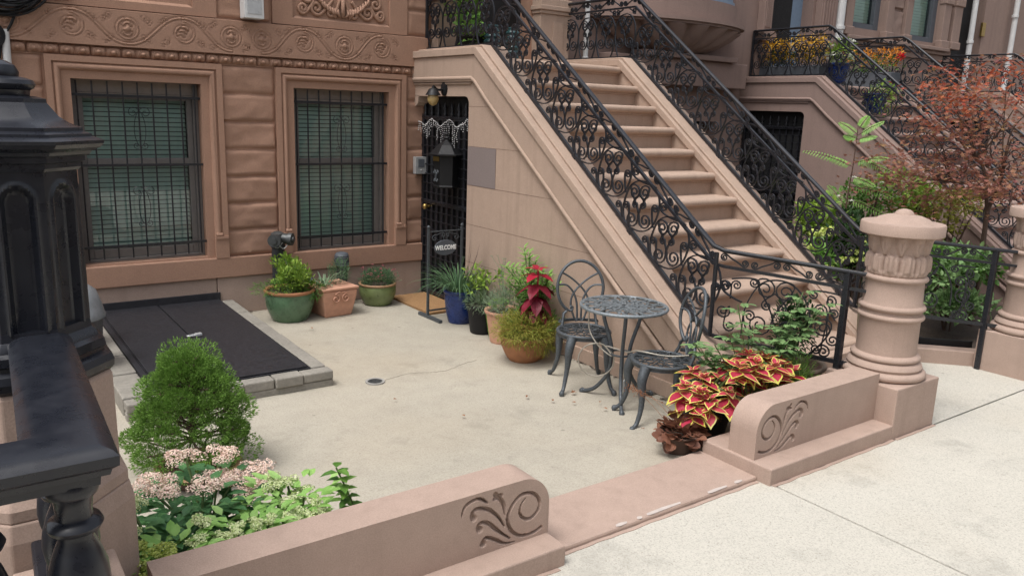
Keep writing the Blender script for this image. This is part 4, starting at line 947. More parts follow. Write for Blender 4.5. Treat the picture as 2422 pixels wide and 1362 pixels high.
# siamese standpipe, vent, drain
SP = thing('standpipe', 'black standpipe with grey twin hose inlets between the two windows', 'standpipe', (2.69, 7.66, 0))
mb = MB(); mb.lathe([(0, 0), (.062, 0), (.062, .66), (.07, .665), (.07, .69), (0, .69)], (2.69, 7.66, 0), 20); mb.build('pipe', 'pvc', SP, smooth=40)
mb = MB(); mb.lathe([(0, .69), (.062, .69), (.07, .75), (.066, .80), (.03, .82), (0, .82)], (2.69, 7.66, 0), 18)
for dx, dy in ((-.55, -.83), (.75, -.66)):
    d = np.array([dx, dy, -.05]); d /= np.linalg.norm(d); a = np.array([2.69, 7.66, .755])
    mb.tube([a, a + d * .11], .052, 16); mb.tube([a + d * .11, a + d * .15], .063, 16); mb.tube([a + d * .15, a + d * .165], .03, 10)
mb.build('twin_inlet', 'zinc', SP, smooth=40)
mb = MB(); mb.tube([(2.66 + .11 * i / 20, 7.58, .72 - .06 * math.sin(PI * i / 20)) for i in range(21)], .004, 5); mb.tube([(2.60 + .11 * i / 20, 7.585, .72 - .05 * math.sin(PI * i / 20)) for i in range(21)], .004, 5); mb.build('chain', 'steel', SP)
VP = thing('vent_pipe', 'short dark vent pipe with ribbed cap under the right window', 'vent pipe', (3.36, 7.66, 0))
mb = MB(); mb.lathe([(0, 0), (.055, 0), (.055, .44), (0, .44)], (3.36, 7.66, 0), 18); mb.build('pipe', 'pvc', VP, smooth=40)
mb = MB(); mb.lathe([(0, .42), (.06, .42)] + [q for k in range(4) for q in ((.064, .425 + .025 * k), (.076, .43 + .025 * k), (.076, .443 + .025 * k), (.064, .448 + .025 * k))] + [(.074, .53), (.06, .555), (.03, .565), (0, .567)], (3.36, 7.66, 0), 24); mb.build('ribbed_cap', 'slate', VP, smooth=30)
SPG = thing('hose_tap', 'dark wall tap with pale spout between the standpipe and vent pipe', 'tap', (2.95, D - .03, .36))
mb = MB(); mb.tube([(2.93, D - .03, .37), (2.97, D - .14, .35), (3.03, D - .20, .30)], .022, 8); mb.build('body', 'slate', SPG, smooth=40); mb = MB(); mb.tube([(3.03, D - .20, .30), (3.07, D - .23, .27)], .02, 8); mb.build('spout', 'white', SPG, smooth=40); mb = MB(); mb.tube([(2.93, D - .09, .42), (3.0, D - .11, .42)], .012, 6); mb.build('handle', 'slate', SPG)
DR = thing('floor_drain', 'round metal floor drain in the middle of the courtyard', 'drain', (2.58, 5.29, 0))
mb = MB(); mb.lathe([(0, .003), (.055, .003), (.056, .008), (0, .008)], (2.58, 5.29, 0), 24)
for k in range(6): a = k * PI / 3; mb.box(2.58 + .03 * math.cos(a) - .008, 2.58 + .03 * math.cos(a) + .008, 5.29 + .03 * math.sin(a) - .008, 5.29 + .03 * math.sin(a) + .008, .008, .011)
mb.build('grate', 'zinc', DR); mb = MB(); mb.lathe([(.056, .0), (.074, .0), (.074, .010), (.056, .009), (.056, 0)], (2.58, 5.29, 0), 28, caps=False); mb.build('rim', 'zincpale', DR)
# bins
def bin_(label, x, y, r, h, lid, body):
    t = thing('trash_can', label, 'trash can', (x, y, 0)); mb = MB(); mb.lathe([(0, .02), (r * .8, .02), (r * .95, h), (0, h)], (x, y, 0), 24); mb.build('body', body, t, smooth=40)
    mb = MB(); mb.lathe([(0, h), (r * 1.06, h), (r * 1.08, h + .03), (r * 1.02, h + .05), (r * .96, h + .11), (r * .75, h + .2), (r * .4, h + .25), (0, h + .26)], (x, y, 0), 28, rf=lambda t_, z: 1 + .02 * math.sin(7 * t_ + 30 * z)); mb.build('lid', lid, t, smooth=60)
bin_('grey trash can with pale domed lid behind the black newel', .74, 6.3, .165, .50, 'binw', 'bing'); bin_('trash can with dark domed lid behind the pale lidded one', .70, 6.85, .165, .62, 'slate', 'bing')
# cable coil, pipes and box on the facade
CC = thing('cable_coil', 'tangle of coiled black cables high on the house wall at upper left', 'cable')
mb = MB()
for k in range(16):
    c = (.60 + random.uniform(-.06, .06), 2.93 + random.uniform(-.05, .05)); r = random.uniform(.19, .32); a0 = random.random() * 6
    mb.tube([(c[0] + r * math.cos(a) * random.uniform(.97, 1.03), D - .10 + .04 * math.sin(a * 2 + k), c[1] + .8 * r * math.sin(a)) for a in np.linspace(a0, a0 + 2 * PI, 30)[:-1]], .008, 5, True)
for k in range(3): mb.tube([(.44 + .012 * k + .10 * math.cos(a), D - .09, 2.50 + .10 * math.sin(a)) for a in np.linspace(0, 2 * PI, 26)[:-1]], .008, 5, True)
mb.tube(smoothpath([(.7, D - .09, 2.8), (.62, D - .08, 2.6), (.54, D - .07, 2.45), (.50, D - .07, 2.2), (.49, D - .07, 1.9)], 6), .012, 6)
mb.build('loops', 'black', CC); mb = MB(); mb.tube(smoothpath([(.30, D - .05, 2.835), (.7, D - .04, 2.83), (1.03, D - .04, 2.825), (1.07, D - .045, 2.9), (1.09, D - .045, 3.2)], 6), .008, 6); mb.build('wire', 'cable', CC)
mb = MB(); mb.tube([(.545, D - .06, .6), (.57, D - .06, 2.55)], .03, 12); o = mb.build('conduit', 'white', smooth=50); tag(o, 'white conduit on the wall above the black newel at far left', 'pipe')
WB = thing('wall_box', 'white rectangular metal box fixed to the wall above the frieze', 'box', (2.54, D - .1, 2.8))
mb = MB(); mb.box(2.45, 2.63, D - .17, D - .03, 2.80, 3.7); mb.build('case', 'white', WB, bevel=.006); mb = MB(); mb.box(2.475, 2.605, D - .174, D - .168, 2.84, 3.66); mb.build('face', 'steel', WB)
# ================================================================ PLANT HELPERS
def pot_round(t, c, rb, rt, h, mat, rimmat=None, rimh=.03, bulge=.0, soil='soil', n=32):
    pr = [(0, .0), (rb * .97, .0), (rb, .008)] + [(rb + (rt - rb) * u + bulge * math.sin(PI * u), h * u) for u in np.linspace(.08, .9, 9)]
    x, y, z = c
    mb = MB(); mb.lathe([(r, q + z) for r, q in pr] + [(rt * .93, h * .9 + z), (0, h * .9 + z)], (x, y, 0), n); mb.build('pot', mat, t, smooth=50)
    mb = MB(); mb.lathe([(rt * .99, h * .88 + z), (rt * 1.06, h * .91 + z), (rt * 1.09, h * .96 + z), (rt * 1.06, h + z), (rt * .98, h + z), (rt * .92, h * .95 + z), (rt * .92, h * .88 + z)], (x, y, 0), n, caps=False); mb.build('rim', rimmat or mat, t, smooth=60)
    mb = MB(); mb.lathe([(0, h * .93 + z), (rt * .93, h * .915 + z)], (x, y, 0), 20, caps=False); mb.build('soil', soil, t, recalc=False)
def blob_points(c, rad, n, shell=.55):
    d = rv(n); q = (shell + (1 - shell) * rng.random(n)) ; return np.array(c) + d * q[:, None] * np.array(rad), d
def clump(mb, c, rad, n, Ln, Wd, kind='oval', m=0, out=.7, upb=.4, shell=.5, fold=.15, droop=.2, zmin=None):
    """leaves spread through an ellipsoid, pointing outwards and up"""
    p, d = blob_points(c, rad, n, shell)
    dr = d * out + rv(n) * (1 - out) + np.array([0, 0, upb]); L_ = Ln * rng.uniform(.6, 1.25, n)
    if zmin is not None: k = p[:, 2] > zmin; p, dr, L_ = p[k], dr[k], L_[k]
    upv = rv(len(p)) * .5 + np.array([0, 0, 1.0])
    mb.leaves(p, dr, upv, L_, Wd * L_ / Ln, kind, fold, droop, m)
def stems(mb, base, tips, r=.003, m=0):
    for tp in tips:
        b = np.array(base) + np.append(rng.normal(size=2) * .02, 0); mid = (b + tp) / 2 + np.array([0, 0, .06]) + rng.normal(size=3) * .015
        mb.tube(smoothpath([b, mid, tp], 4), r, 4, m=m)
def grass(mb, c, n, L_, spread, droop=.6, wd=.006, m=0, seg=5, rise=1.0):
    """arching blades"""
    for i in range(n):
        a = rng.uniform(0, 2 * PI); ln = L_ * rng.uniform(.55, 1.15); o = np.array([math.cos(a), math.sin(a), 0]); b = np.array(c) + o * spread * rng.uniform(0, .5)
        t = np.linspace(0, 1, seg); k = rng.uniform(.4, 1.1)
        P = b + np.outer(t * ln * .8 * k, o) + np.outer(ln * (t * rise * .8 - droop * t * t * k), (0, 0, 1)); s_ = np.array([-o[1], o[0], 0]) * wd
        tw = (1 - t ** 2)[:, None]; mb.grid(np.stack([P - s_ * tw, P + s_ * tw], 1), m)
def plant(name, label, cat, loc, group=None): return thing(name, label, cat, loc, 0, group)
def flow(mb, pts, r, n, Ln=.012, m=0, flat=.5):
    """small florets covering domed heads"""
    for c in pts:
        d = rv(n); d[:, 2] = np.abs(d[:, 2]); p = np.array(c) + d * np.array([r, r, r * flat])
        mb.leaves(p, rv(n) * (1, 1, .3), d + rv(n) * .45, Ln, Ln * .85, 'needle', 0, 0, m)

# ---------------------------------------------------------------- dwarf spruce in a pot (left)
c0 = np.array([1.03, 4.42, 0]); T = plant('dwarf_spruce', 'dense cone shaped dwarf spruce behind the pink stonecrop', 'conifer', tuple(c0))
pot_round(T, (c0[0], c0[1] - .12, 0), .15, .21, .10, 'twig', 'rim', soil='bark')
mb = MB(); mb.tube([c0 + (0, 0, .18), c0 + (.01, 0, .42), c0 + (0, .01, .66)], .02, 7)
lobes = []
for k in range(62):
    z = .12 + .56 * (k / 61) ** 1.0; R_ = .30 * (1 - (abs(z - .20) / .56) ** 1.35) + .005; a = k * 2.4
    R_ *= rng.uniform(.82, 1.02); lobes.append((c0 + (R_ * math.cos(a), R_ * math.sin(a), z + rng.uniform(-.03, .03)), .052 + .072 * rng.random() ** 1.3))
for p, r in lobes: mb.tube([c0 + (0, 0, max(.2, p[2] - .10)), (c0 + (0, 0, p[2] - .05)) * .5 + p * .5, p], .006, 4)
mb.build('trunk', 'twig', T, smooth=60)
mb = MB()
for p, r in lobes:
    n = 520; d = rv(n); q = p + d * r * np.array([1.1, 1.1, .85]) * rng.uniform(.72, 1, n)[:, None]
    o = p - c0; o[2] = .12; o /= np.linalg.norm(o)
    mb.leaves(np.repeat(q, 3, 0) , np.repeat(d + o * .8 + (0, 0, .25), 3, 0) + rv(n * 3) * .55, rv(n * 3), rng.uniform(.012, .022, n * 3), .0040, 'needle', 0, 0)
mb.build('crown', 'spruce', T, recalc=False)

# ---------------------------------------------------------------- stonecrop with pink heads, and paler lime ones along the wall
def stonecrop(name, label, loc, heads, leafm, flm, LL, nl, base_r, group, fl_n=170, hr=.055, stalk='stem'):
    T = plant(name, label, 'stonecrop', (*loc, .02), group); b = np.array([*loc, .04])
    mb = MB(); stems(mb, b, [np.array(h) - (0, 0, .01) for h in heads], .0055); mb.build('stems', stalk, T, smooth=60)
    mb = MB()
    for h in heads:
        h = np.array(h); n = nl
        for i in range(n):
            u = (i + 1) / (n + 1); ctr = b + (h - b) * u; ctr[2] += .03 * math.sin(PI * u); a = i * 1.9 + rng.random(); dd = np.array([math.cos(a), math.sin(a), .35 + .3 * rng.random()])
            mb.leaves([ctr + dd * .01], [dd], [(0, 0, 1)], LL * 1.15 * rng.uniform(.7, 1.15), LL * .62, 'oval', .12, .25)
    for i in range(int(nl * 20)):
        a = rng.uniform(0, 2 * PI); r_ = base_r * math.sqrt(rng.random()); dd = np.array([math.cos(a), math.sin(a), rng.uniform(.2, .8)])
        mb.leaves([b + (r_ * math.cos(a), r_ * math.sin(a), rng.uniform(.08, .40))], [dd], [(0, 0, 1)], LL * rng.uniform(.8, 1.2), LL * .55, 'oval', .12, .3)
    mb.build('leaves', leafm, T, recalc=False)
    mb = MB()
    for h in heads:
        sub = [np.array(h) + (hr * .75 * math.cos(a), hr * .75 * math.sin(a), rng.uniform(-.012, .012)) for a in rng.uniform(0, 2 * PI, 6)] + [np.array(h) + (0, 0, .012)]
        flow(mb, sub, hr * .52, fl_n // 3, .0085, 0, .7)
    mb.build('flower_heads', flm, T, recalc=False)
    return T
def at(px, py, yv):        # pixel of the photograph -> world point on the plane y = yv (used only to choose plant positions)
    d = Vector(((px - 1211) / 1892.25, -(py - 681) / 1892.25, -1)); d = cam.matrix_world.to_3x3() @ d; k = yv / d.y
    return (d.x * k, yv, 2.05 + d.z * k)
stonecrop('pink_stonecrop', 'dark leaved stonecrop with flat pink and cream flower heads at the foot of the newel', (.78, 3.28), [at(440, 1083, 3.45), at(520, 1075, 3.5), at(515, 1130, 3.4), at(480, 1150, 3.3), at(610, 1108, 3.45), at(595, 1148, 3.35), at(555, 1130, 3.4), at(368, 1142, 3.3), at(372, 1168, 3.25), at(600, 1170, 3.3)], 'sedleaf', 'pinkfl', .085, 10, .26, 'stonecrop plants by the low wall', 360, .070)
stonecrop('cream_stonecrop', 'small stonecrop with one cream flower head nearest the black balustrade', (.62, 3.05), [at(313, 1200, 3.05), at(300, 1265, 3.0)], 'sedleaf', 'creamfl', .07, 8, .1, 'stonecrop plants by the low wall', 260, .045)
stonecrop('lime_stonecrop', 'lime green stonecrop with cream heads behind the middle of the long low wall', (1.12, 3.1), [at(680, 1140, 3.25), at(720, 1165, 3.2), at(650, 1128, 3.3), at(735, 1190, 3.1), at(690, 1185, 3.1), at(755, 1205, 3.05), at(640, 1150, 3.2), at(700, 1210, 3.0)], 'lime', 'creamfl', .065, 10, .2, 'stonecrop plants by the low wall', 200, .040)
stonecrop('lime_stonecrop', 'low lime stonecrop with cream buds pressed along the back of the long low wall', (.86, 2.93), [at(470, 1235, 2.95), at(465, 1280, 2.88), at(525, 1275, 2.88), at(565, 1255, 2.88), at(610, 1240, 2.9), at(640, 1228, 2.92), at(690, 1225, 2.9), at(745, 1218, 2.92)], 'lime', 'creamfl', .065, 10, .18, 'stonecrop plants by the low wall', 200, .034)
stonecrop('lime_stonecrop', 'lime stonecrop with green buds at the left end of the long low wall', (.58, 2.88), [at(335, 1300, 2.88), at(330, 1335, 2.85), at(385, 1300, 2.86), at(400, 1320, 2.84), at(350, 1350, 2.83)], 'lime', 'hydr', .065, 10, .15, 'stonecrop plants by the low wall', 220, .038)
# sapling
T = plant('sapling', 'small pale green sapling with a few rusty leaves behind the long low wall', 'sapling', (1.45, 3.0, .04)); b = np.array([1.45, 3.0, .05])
mb = MB(); tip = np.array(at(795, 1105, 3.02)); mb.tube(smoothpath([b, (b + tip) / 2 + (.01, 0, 0), tip], 5), .004, 5); mb.build('stem', 'stem', T)
mb = MB(); mb2 = MB()
for i in range(30):
    u = .25 + .75 * i / 29; a = i * 2.2; dd = np.array([math.cos(a), math.sin(a), .25 - .2 * rng.random()]); mb.leaves([b + (tip - b) * u], [dd], [(0, 0, 1)], .075 * rng.uniform(.7, 1.2), .042, 'oval', .15, .25)
for i in range(7):
    a = i * 2.0; mb2.leaves([b + (tip - b) * .18 * rng.random() + (.02 * math.cos(a), .02 * math.sin(a), .04)], [(math.cos(a), math.sin(a), .1)], [(0, 0, 1)], .075, .05, 'oval', .2, .3)
for a in (.3, .8, 6.1, 5.7): mb.leaves([b + (.03, .0, .01)], [(math.cos(a), math.sin(a), .3)], [(0, 0, 1)], .2, .012, 'blade', .1, .5)
mb.build('leaves', 'leafg', T, recalc=False); mb2.build('rusty_leaves', 'dryleaf', T, recalc=False)

# ---------------------------------------------------------------- pots along the facade
T = plant('potted_plant', 'bushy yellow green plant in big round green glazed pot under the standpipe', 'potted plant', (2.69, 7.37, 0), 'pots in the courtyard'); c = np.array((2.69, 7.37, 0))
pot_round(T, c, .165, .225, .305, 'ggreen', 'terrab', bulge=.03)
mb = MB(); tips = []
for k in range(22):
    a = rng.uniform(0, 2 * PI); r_ = .2 * math.sqrt(rng.random()); h = .56 - .5 * r_ + rng.uniform(-.14, .10); tips.append(c + (r_ * math.cos(a), r_ * math.sin(a), h))
stems(mb, c + (0, 0, .28), tips, .004); mb.build('stems', 'stem', T)
mb = MB()
for t_ in tips: clump(mb, t_ - (0, 0, .03), (.05, .05, .07), 46, .045, .017, 'oval', 0, .5, .9)
clump(mb, c + (0, 0, .36), (.18, .18, .10), 380, .045, .017, 'oval', 0, .5, .5)
mb.build('leaves', 'leafy', T, recalc=False)
mb = MB(); clump(mb, c + (.18, -.12, .29), (.13, .12, .10), 500, .035, .006, 'oval', 0, .6, .1); clump(mb, c + (-.10, -.03, .33), (.31, .2, .07), 900, .035, .006, 'oval', 0, .6, .3); mb.build('trailing_leaves', 'leafg', T, recalc=False)

T = plant('potted_plant', 'strappy plant in square pale terracotta pot with raised scrolls', 'potted plant', (3.12, 7.38, 0), 'pots in the courtyard'); c = np.array((3.12, 7.38, 0))
def sq(mb, w0, w1, z0, z1, rot=.1):
    P = []
    for w_, z in ((w0, z0), (w1, z1)):
        for sx, sy in ((-1, -1), (1, -1), (1, 1), (-1, 1)): x, y = sx * w_, sy * w_; P.append((c[0] + x * math.cos(rot) - y * math.sin(rot), c[1] + x * math.sin(rot) + y * math.cos(rot), z))
    mb.add(P, [(3, 2, 1, 0), (4, 5, 6, 7), (0, 1, 5, 4), (1, 2, 6, 5), (2, 3, 7, 6), (3, 0, 4, 7)])
mb = MB(); P = []
for w_, z in ((.145, 0), (.163, .08), (.178, .16), (.188, .22), (.193, .272)):
    for sx, sy in ((-1, -1), (1, -1), (1, 1), (-1, 1)): P.append((c[0] + w_ * (sx * math.cos(.1) - sy * math.sin(.1)), c[1] + w_ * (sx * math.sin(.1) + sy * math.cos(.1)), z))
mb.add(P, [(3, 2, 1, 0), (16, 17, 18, 19)] + [(4 * k + i, 4 * k + (i + 1) % 4, 4 * k + 4 + (i + 1) % 4, 4 * k + 4 + i) for k in range(4) for i in range(4)]); mb.build('pot', 'terra', T, bevel=.016, segs=3); mb = MB(); sq(mb, .198, .204, .273, .30); mb.build('rim', 'terra', T, bevel=.008)
mb = MB()
for s_ in (1, -1):
    pl = scroll((s_ * .055, .195), .045, PI * .5, s_, end=(s_ * .015, .262), endt=(s_ * .03, .0), pull=.03); mb.tube([(c[0] + u * math.cos(.1) + .196 * math.sin(.1), c[1] + u * math.sin(.1) - .196 * math.cos(.1), v) for u, v in pl], .007, 6)
mb.build('raised_scroll', 'terra', T, smooth=60); mb = MB(); sq(mb, .17, .19, .29, .292); mb.build('soil', 'soil', T)
mb = MB(); grass(mb, c + (-.08, 0, .28), 26, .34, .10, .65, .010); mb.build('blades', 'silver', T, recalc=False)
mb = MB(); clump(mb, c + (.09, .02, .40), (.12, .10, .15), 700, .05, .004, 'needle', 0, .5, .8); clump(mb, c + (-.15, -.1, .30), (.12, .1, .10), 260, .03, .008, 'oval', 0, .5, .1); mb.build('feathery_leaves', 'grassb', T, recalc=False)

T = plant('potted_plant', 'low round mat of tiny pink flowers in olive glazed pot by the doormat', 'potted plant', (3.71, 7.54, 0), 'pots in the courtyard'); c = np.array((3.71, 7.54, 0))
pot_round(T, c, .135, .185, .235, 'golive', 'rim', bulge=.03)
mb = MB(); clump(mb, c + (0, 0, .24), (.19, .19, .14), 2200, .038, .0065, 'needle', 0, .7, .7); clump(mb, c + (.05, 0, .25), (.2, .2, .14), 400, .03, .008, 'oval', 0, .7, .5, zmin=.25); mb.build('leaves', 'grassb', T, recalc=False)
mb = MB(); flow(mb, [c + (rng.uniform(-.18, .18), rng.uniform(-.18, .16), .34 + rng.uniform(-.03, .06)) for k in range(30)], .010, 10, .012); mb.build('flowers', 'flpink', T, recalc=False)

T = plant('potted_plant', 'arching grass and dark spiky plant in navy blue glazed pot', 'potted plant', (4.09, 6.50, 0), 'pots in the courtyard'); c = np.array((4.09, 6.50, 0))
pot_round(T, c, .115, .155, .33, 'gblue', bulge=.012)
mb = MB(); grass(mb, c + (-.05, -.05, .31), 200, .66, .16, .75, .0045); grass(mb, c + (.02, -.08, .28), 22, .34, .06, 1.1, .009); mb.build('grass_blades', 'grassb', T, recalc=False)
mb = MB()
for (dx, dy, dz, ln) in ((.05, -.30, .9, .72), (.0, -.42, .8, .60), (.08, .10, .9, .62), (-.2, .10, .75, .50), (.16, -.28, .62, .55), (.05, .02, 1, .5), (-.06, .02, 1, .45), (.1, .1, 1, .42), (.0, .1, 1, .48), (.25, -.4, .5, .38), (-.1, -.05, 1, .4)):
    mb.leaves([c + (.03, .02, .30)], [(dx, dy, dz)], [(1, -.6, .1)], ln, .035, 'blade', .2, .12)
mb.build('spiky_leaves', 'cordy', T, recalc=False)
mb = MB(); clump(mb, c + (.08, -.13, .27), (.13, .12, .14), 300, .035, .028, 'round', 0, .6, .3); mb.build('trailing_leaves', 'silver', T, recalc=False)

T = plant('potted_plant', 'wispy herbs and trailing round leaves in plain black pot', 'potted plant', (4.08, 6.08, 0), 'pots in the courtyard'); c = np.array((4.08, 6.08, 0))
pot_round(T, c, .115, .15, .275, 'black')
mb = MB(); clump(mb, c + (-.02, -.04, .30), (.18, .18, .10), 900, .045, .005, 'needle', 0, .6, .2); grass(mb, c + (0, 0, .27), 60, .3, .12, .8, .003); mb.build('feathery_leaves', 'silver', T, recalc=False)
mb = MB(); tips = [c + (rng.uniform(-.12, .14), rng.uniform(-.12, .14), rng.uniform(.42, .62)) for k in range(10)]; stems(mb, c + (.0, .05, .26), tips, .003); mb.build('stems', 'stem', T)
mb = MB(); [clump(mb, t_ - (0, 0, .02), (.05, .05, .06), 16, .05, .03, 'oval', 0, .5, .3) for t_ in tips]; mb.build('upright_leaves', 'leafy', T, recalc=False)
mb = MB()
for k in range(16): u = k / 15; mb.leaves([c + (-.06 + .04 * u, -.16 - .02 * u, .27 - .26 * u)] * 2, [(1, -.5, .2), (-1, -.5, .2)], [(0, -1, .5)], .04, .035, 'round', .05, .1)
clump(mb, c + (.06, -.18, .27), (.12, .09, .08), 70, .04, .036, 'round', 0, .6, .3); mb.build('trailing_leaves', 'lime', T, recalc=False)

T = plant('potted_plant', 'silver green lavender spilling over pale terracotta pot between black pot and golden bowl', 'potted plant', (4.07, 5.72, 0), 'pots in the courtyard'); c = np.array((4.07, 5.72, 0))
pot_round(T, c, .12, .165, .30, 'terra')
mb = MB(); clump(mb, c + (-.02, -.1, .36), (.20, .22, .17), 1900, .045, .0055, 'needle', 0, .6, .6); mb.build('leaves', 'silver', T, recalc=False)
mb = MB(); tips = [c + (rng.uniform(-.1, .15), rng.uniform(-.1, .2), rng.uniform(.6, .8)) for k in range(9)]; stems(mb, c + (.03, .05, .3), tips, .002); flow(mb, tips, .012, 8, .010); mb.build('flower_stalks', 'silver', T, recalc=False)

T = plant('potted_plant', 'tall bright green lily with whorled leaves against the stoop wall', 'potted plant', (4.12, 5.34, 0), 'pots in the courtyard'); c = np.array((4.10, 5.34, 0))
pot_round(T, c, .11, .14, .28, 'terrab')
mb = MB(); tips = [c + (rng.uniform(-.2, .10), rng.uniform(-.30, .30), rng.uniform(.55, .9)) for k in range(26)]; stems(mb, c + (0, 0, .27), tips, .005); mb.build('stems', 'stem', T)
mb = MB()
for t_ in tips:
    for i in range(30):
        u = .25 + .75 * i / 29; a = i * 2.4; p = c + (0, 0, .27) + (t_ - c - (0, 0, .27)) * u; mb.leaves([p], [(math.cos(a), math.sin(a), .35 + .5 * u)], [(0, 0, 1)], .095, .02, 'oval', .12, .35)
mb.build('leaves', 'fern', T, recalc=False)

T = plant('potted_plant', 'crimson coleus with large drooping leaves behind the left bistro chair', 'potted plant', (4.02, 5.12, 0), 'pots in the courtyard'); c = np.array((3.99, 5.16, 0))
pot_round(T, c + (.04, .04, 0), .09, .12, .30, 'terrab')
mb = MB(); tip = c + (-.03, -.06, .78); mb.tube([c + (.03, .0, .28), c + (.0, -.03, .55), tip], .008, 6); mb.build('stem', 'redc', T)
mb = MB(); mb2 = MB()
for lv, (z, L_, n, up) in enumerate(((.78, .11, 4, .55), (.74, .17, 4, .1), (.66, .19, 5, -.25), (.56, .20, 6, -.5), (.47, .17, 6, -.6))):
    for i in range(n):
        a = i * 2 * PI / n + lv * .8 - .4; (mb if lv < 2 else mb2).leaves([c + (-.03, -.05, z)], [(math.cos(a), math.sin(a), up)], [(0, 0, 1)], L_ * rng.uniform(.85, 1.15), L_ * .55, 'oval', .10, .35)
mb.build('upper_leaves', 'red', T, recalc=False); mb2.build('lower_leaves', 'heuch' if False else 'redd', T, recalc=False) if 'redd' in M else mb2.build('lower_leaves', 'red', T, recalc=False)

T = plant('potted_plant', 'mound of golden green fine foliage spilling from wide brown terracotta bowl', 'potted plant', (3.97, 5.22, 0), 'pots in the courtyard'); c = np.array((3.92, 5.20, 0))
pot_round(T, c, .13, .205, .22, 'terrab', bulge=.02)
mb = MB(); clump(mb, c + (-.04, -.07, .29), (.30, .28, .15), 5200, .045, .006, 'needle', 0, .55, .2, .4); clump(mb, c + (.06, -.15, .19), (.20, .15, .12), 900, .05, .005, 'needle', 0, .5, -.3, .4); mb.build('leaves', 'golden', T, recalc=False)
mb = MB(); clump(mb, c + (.08, .0, .32), (.27, .26, .13), 900, .045, .007, 'oval', 0, .6, .4, .5); mb.build('green_leaves', 'leafg', T, recalc=False)

# ---------------------------------------------------------------- planters behind the short low wall
T = plant('potted_plant', 'crimson coleus with yellow leaf edges in black pot behind the short low wall', 'potted plant', (3.86, 3.12, .07), 'pots behind the short low wall'); c = np.array((3.90, 3.20, .06))
pot_round(T, c, .13, .17, .24, 'black')
hd = [at(*q) for q in ((1750, 868, 2.92), (1790, 862, 2.9), (1832, 868, 2.9), (1812, 848, 3.0), (1770, 842, 3.0), (1765, 845, 3.1), (1800, 850, 3.05), (1845, 862, 3.0), (1725, 860, 3.15), (1870, 880, 2.95), (1665, 895, 3.2), (1640, 880, 3.3), (1715, 905, 3.1), (1690, 880, 3.3), (1780, 862, 3.3), (1830, 885, 3.15), (1745, 890, 3.2), (1660, 930, 3.05), (1640, 960, 3.05), (1725, 930, 3.0), (1680, 950, 3.0), (1790, 905, 3.05), (1620, 915, 3.15))]
mb = MB(); stems(mb, c + (0, 0, .2), [np.array(h) for h in hd], .005); mb.build('stems', 'stem', T)
mb = MB()
for h in hd:
    h = np.array(h)
    for lv, (dz, L_, n, up) in enumerate(((.015, .06, 4, .9), (.0, .105, 4, .45), (-.03, .135, 4, .15), (-.07, .13, 4, -.2))):
        for i in range(n): a = i * PI / 2 + lv * .8 + h[0] * 9 + rng.uniform(-.45, .45); up = up + rng.uniform(-.2, .25); mb.leaves([h + (0, 0, dz)], [(math.cos(a), math.sin(a), up)], [(0, 0, 1)], L_ * .88 * rng.uniform(.6, 1.25), L_ * .66, 'coleus', .12 * rng.uniform(-.5, 1.2), rng.uniform(.05, .6))
mb.build('leaves', ['redc', 'yelc'], T, recalc=False)
T = plant('potted_plant', 'bronze leaved coral bells with seed sprays in low pot at the threshold corner', 'potted plant', (3.66, 3.02, .07), 'pots behind the short low wall'); c = np.array((3.55, 3.10, .055))
pot_round(T, c, .09, .12, .12, 'twig')
mb = MB(); clump(mb, c + (0, -.02, .12), (.16, .13, .09), 130, .062, .062, 'round', 0, .6, .25, .4, .12, .25)
mb.leaves([at(1570, 1000, 3.35)], [(-.6, -.5, -.3)], [(0, -.4, 1)], .09, .085, 'round', .1, .2); mb.build('leaves', 'heuch', T, recalc=False)
mb = MB(); tips = [np.array(at(*q)) for q in ((1500, 920, 3.45), (1512, 930, 3.4), (1680, 975, 3.1), (1695, 990, 3.05), (1660, 985, 3.1), (1490, 915, 3.5))]; stems(mb, c + (0, 0, .12), tips, .0015)
for t_ in tips: p, d = blob_points(t_, (.045, .045, .03), 60, .1); mb.leaves(p, d, rv(60), .010, .006, 'needle')
mb.build('seed_sprays', 'dryleaf', T, recalc=False)
T = plant('rose_bush', 'loose pale green rose bush in front of the level iron railing', 'shrub', (4.25, 3.15, .07)); c = np.array((4.2, 3.12, .07))
tips = [np.array(at(*q)) for q in ((1745, 720, 3.05), (1725, 790, 3.1), (1770, 800, 3.1), (1830, 800, 3.1), (1880, 730, 3.05), (1930, 740, 3.0), (1900, 690, 3.05), (1870, 800, 3.0), (1660, 830, 3.3), (1640, 810, 3.35), (1700, 840, 3.2), (1800, 830, 3.05), (1950, 720, 2.95), (1850, 770, 3.1), (1690, 815, 3.2), (1780, 770, 3.1), (1890, 790, 3.0))]
mb = MB(); stems(mb, c, tips, .004); mb.build('stems', 'stem', T)
mb = MB()
for t_ in tips:
    for i in range(11):
        u = .45 + .55 * i / 10; p = c + (t_ - c) * u + (0, 0, .05 * math.sin(PI * u)); a = i * 2.4; o = np.array([math.cos(a), math.sin(a), .15])
        for k in range(5):
            s_ = (k % 2) * 2 - 1; q = p + o * (.02 + .02 * (k // 2)); dd = o * .6 + np.array([-o[1], o[0], 0]) * s_ * (.9 if k < 4 else 0); mb.leaves([q], [dd], [(0, 0, 1)], .056, .034, 'oval', .1, .2)
mb.build('leaves', 'rose', T, recalc=False)
T = plant('juniper_shrub', 'low feathery green juniper tucked against the back of the short low wall', 'shrub', (4.6, 3.0, .07)); c = np.array((4.52, 3.0, .25))
mb = MB(); clump(mb, c, (.25, .11, .20), 2600, .05, .0045, 'needle', 0, .6, .5, .3); clump(mb, c + (.12, .05, .08), (.15, .1, .2), 900, .05, .0045, 'needle', 0, .6, .6, .3); mb.build('foliage', 'spruce', T, recalc=False)
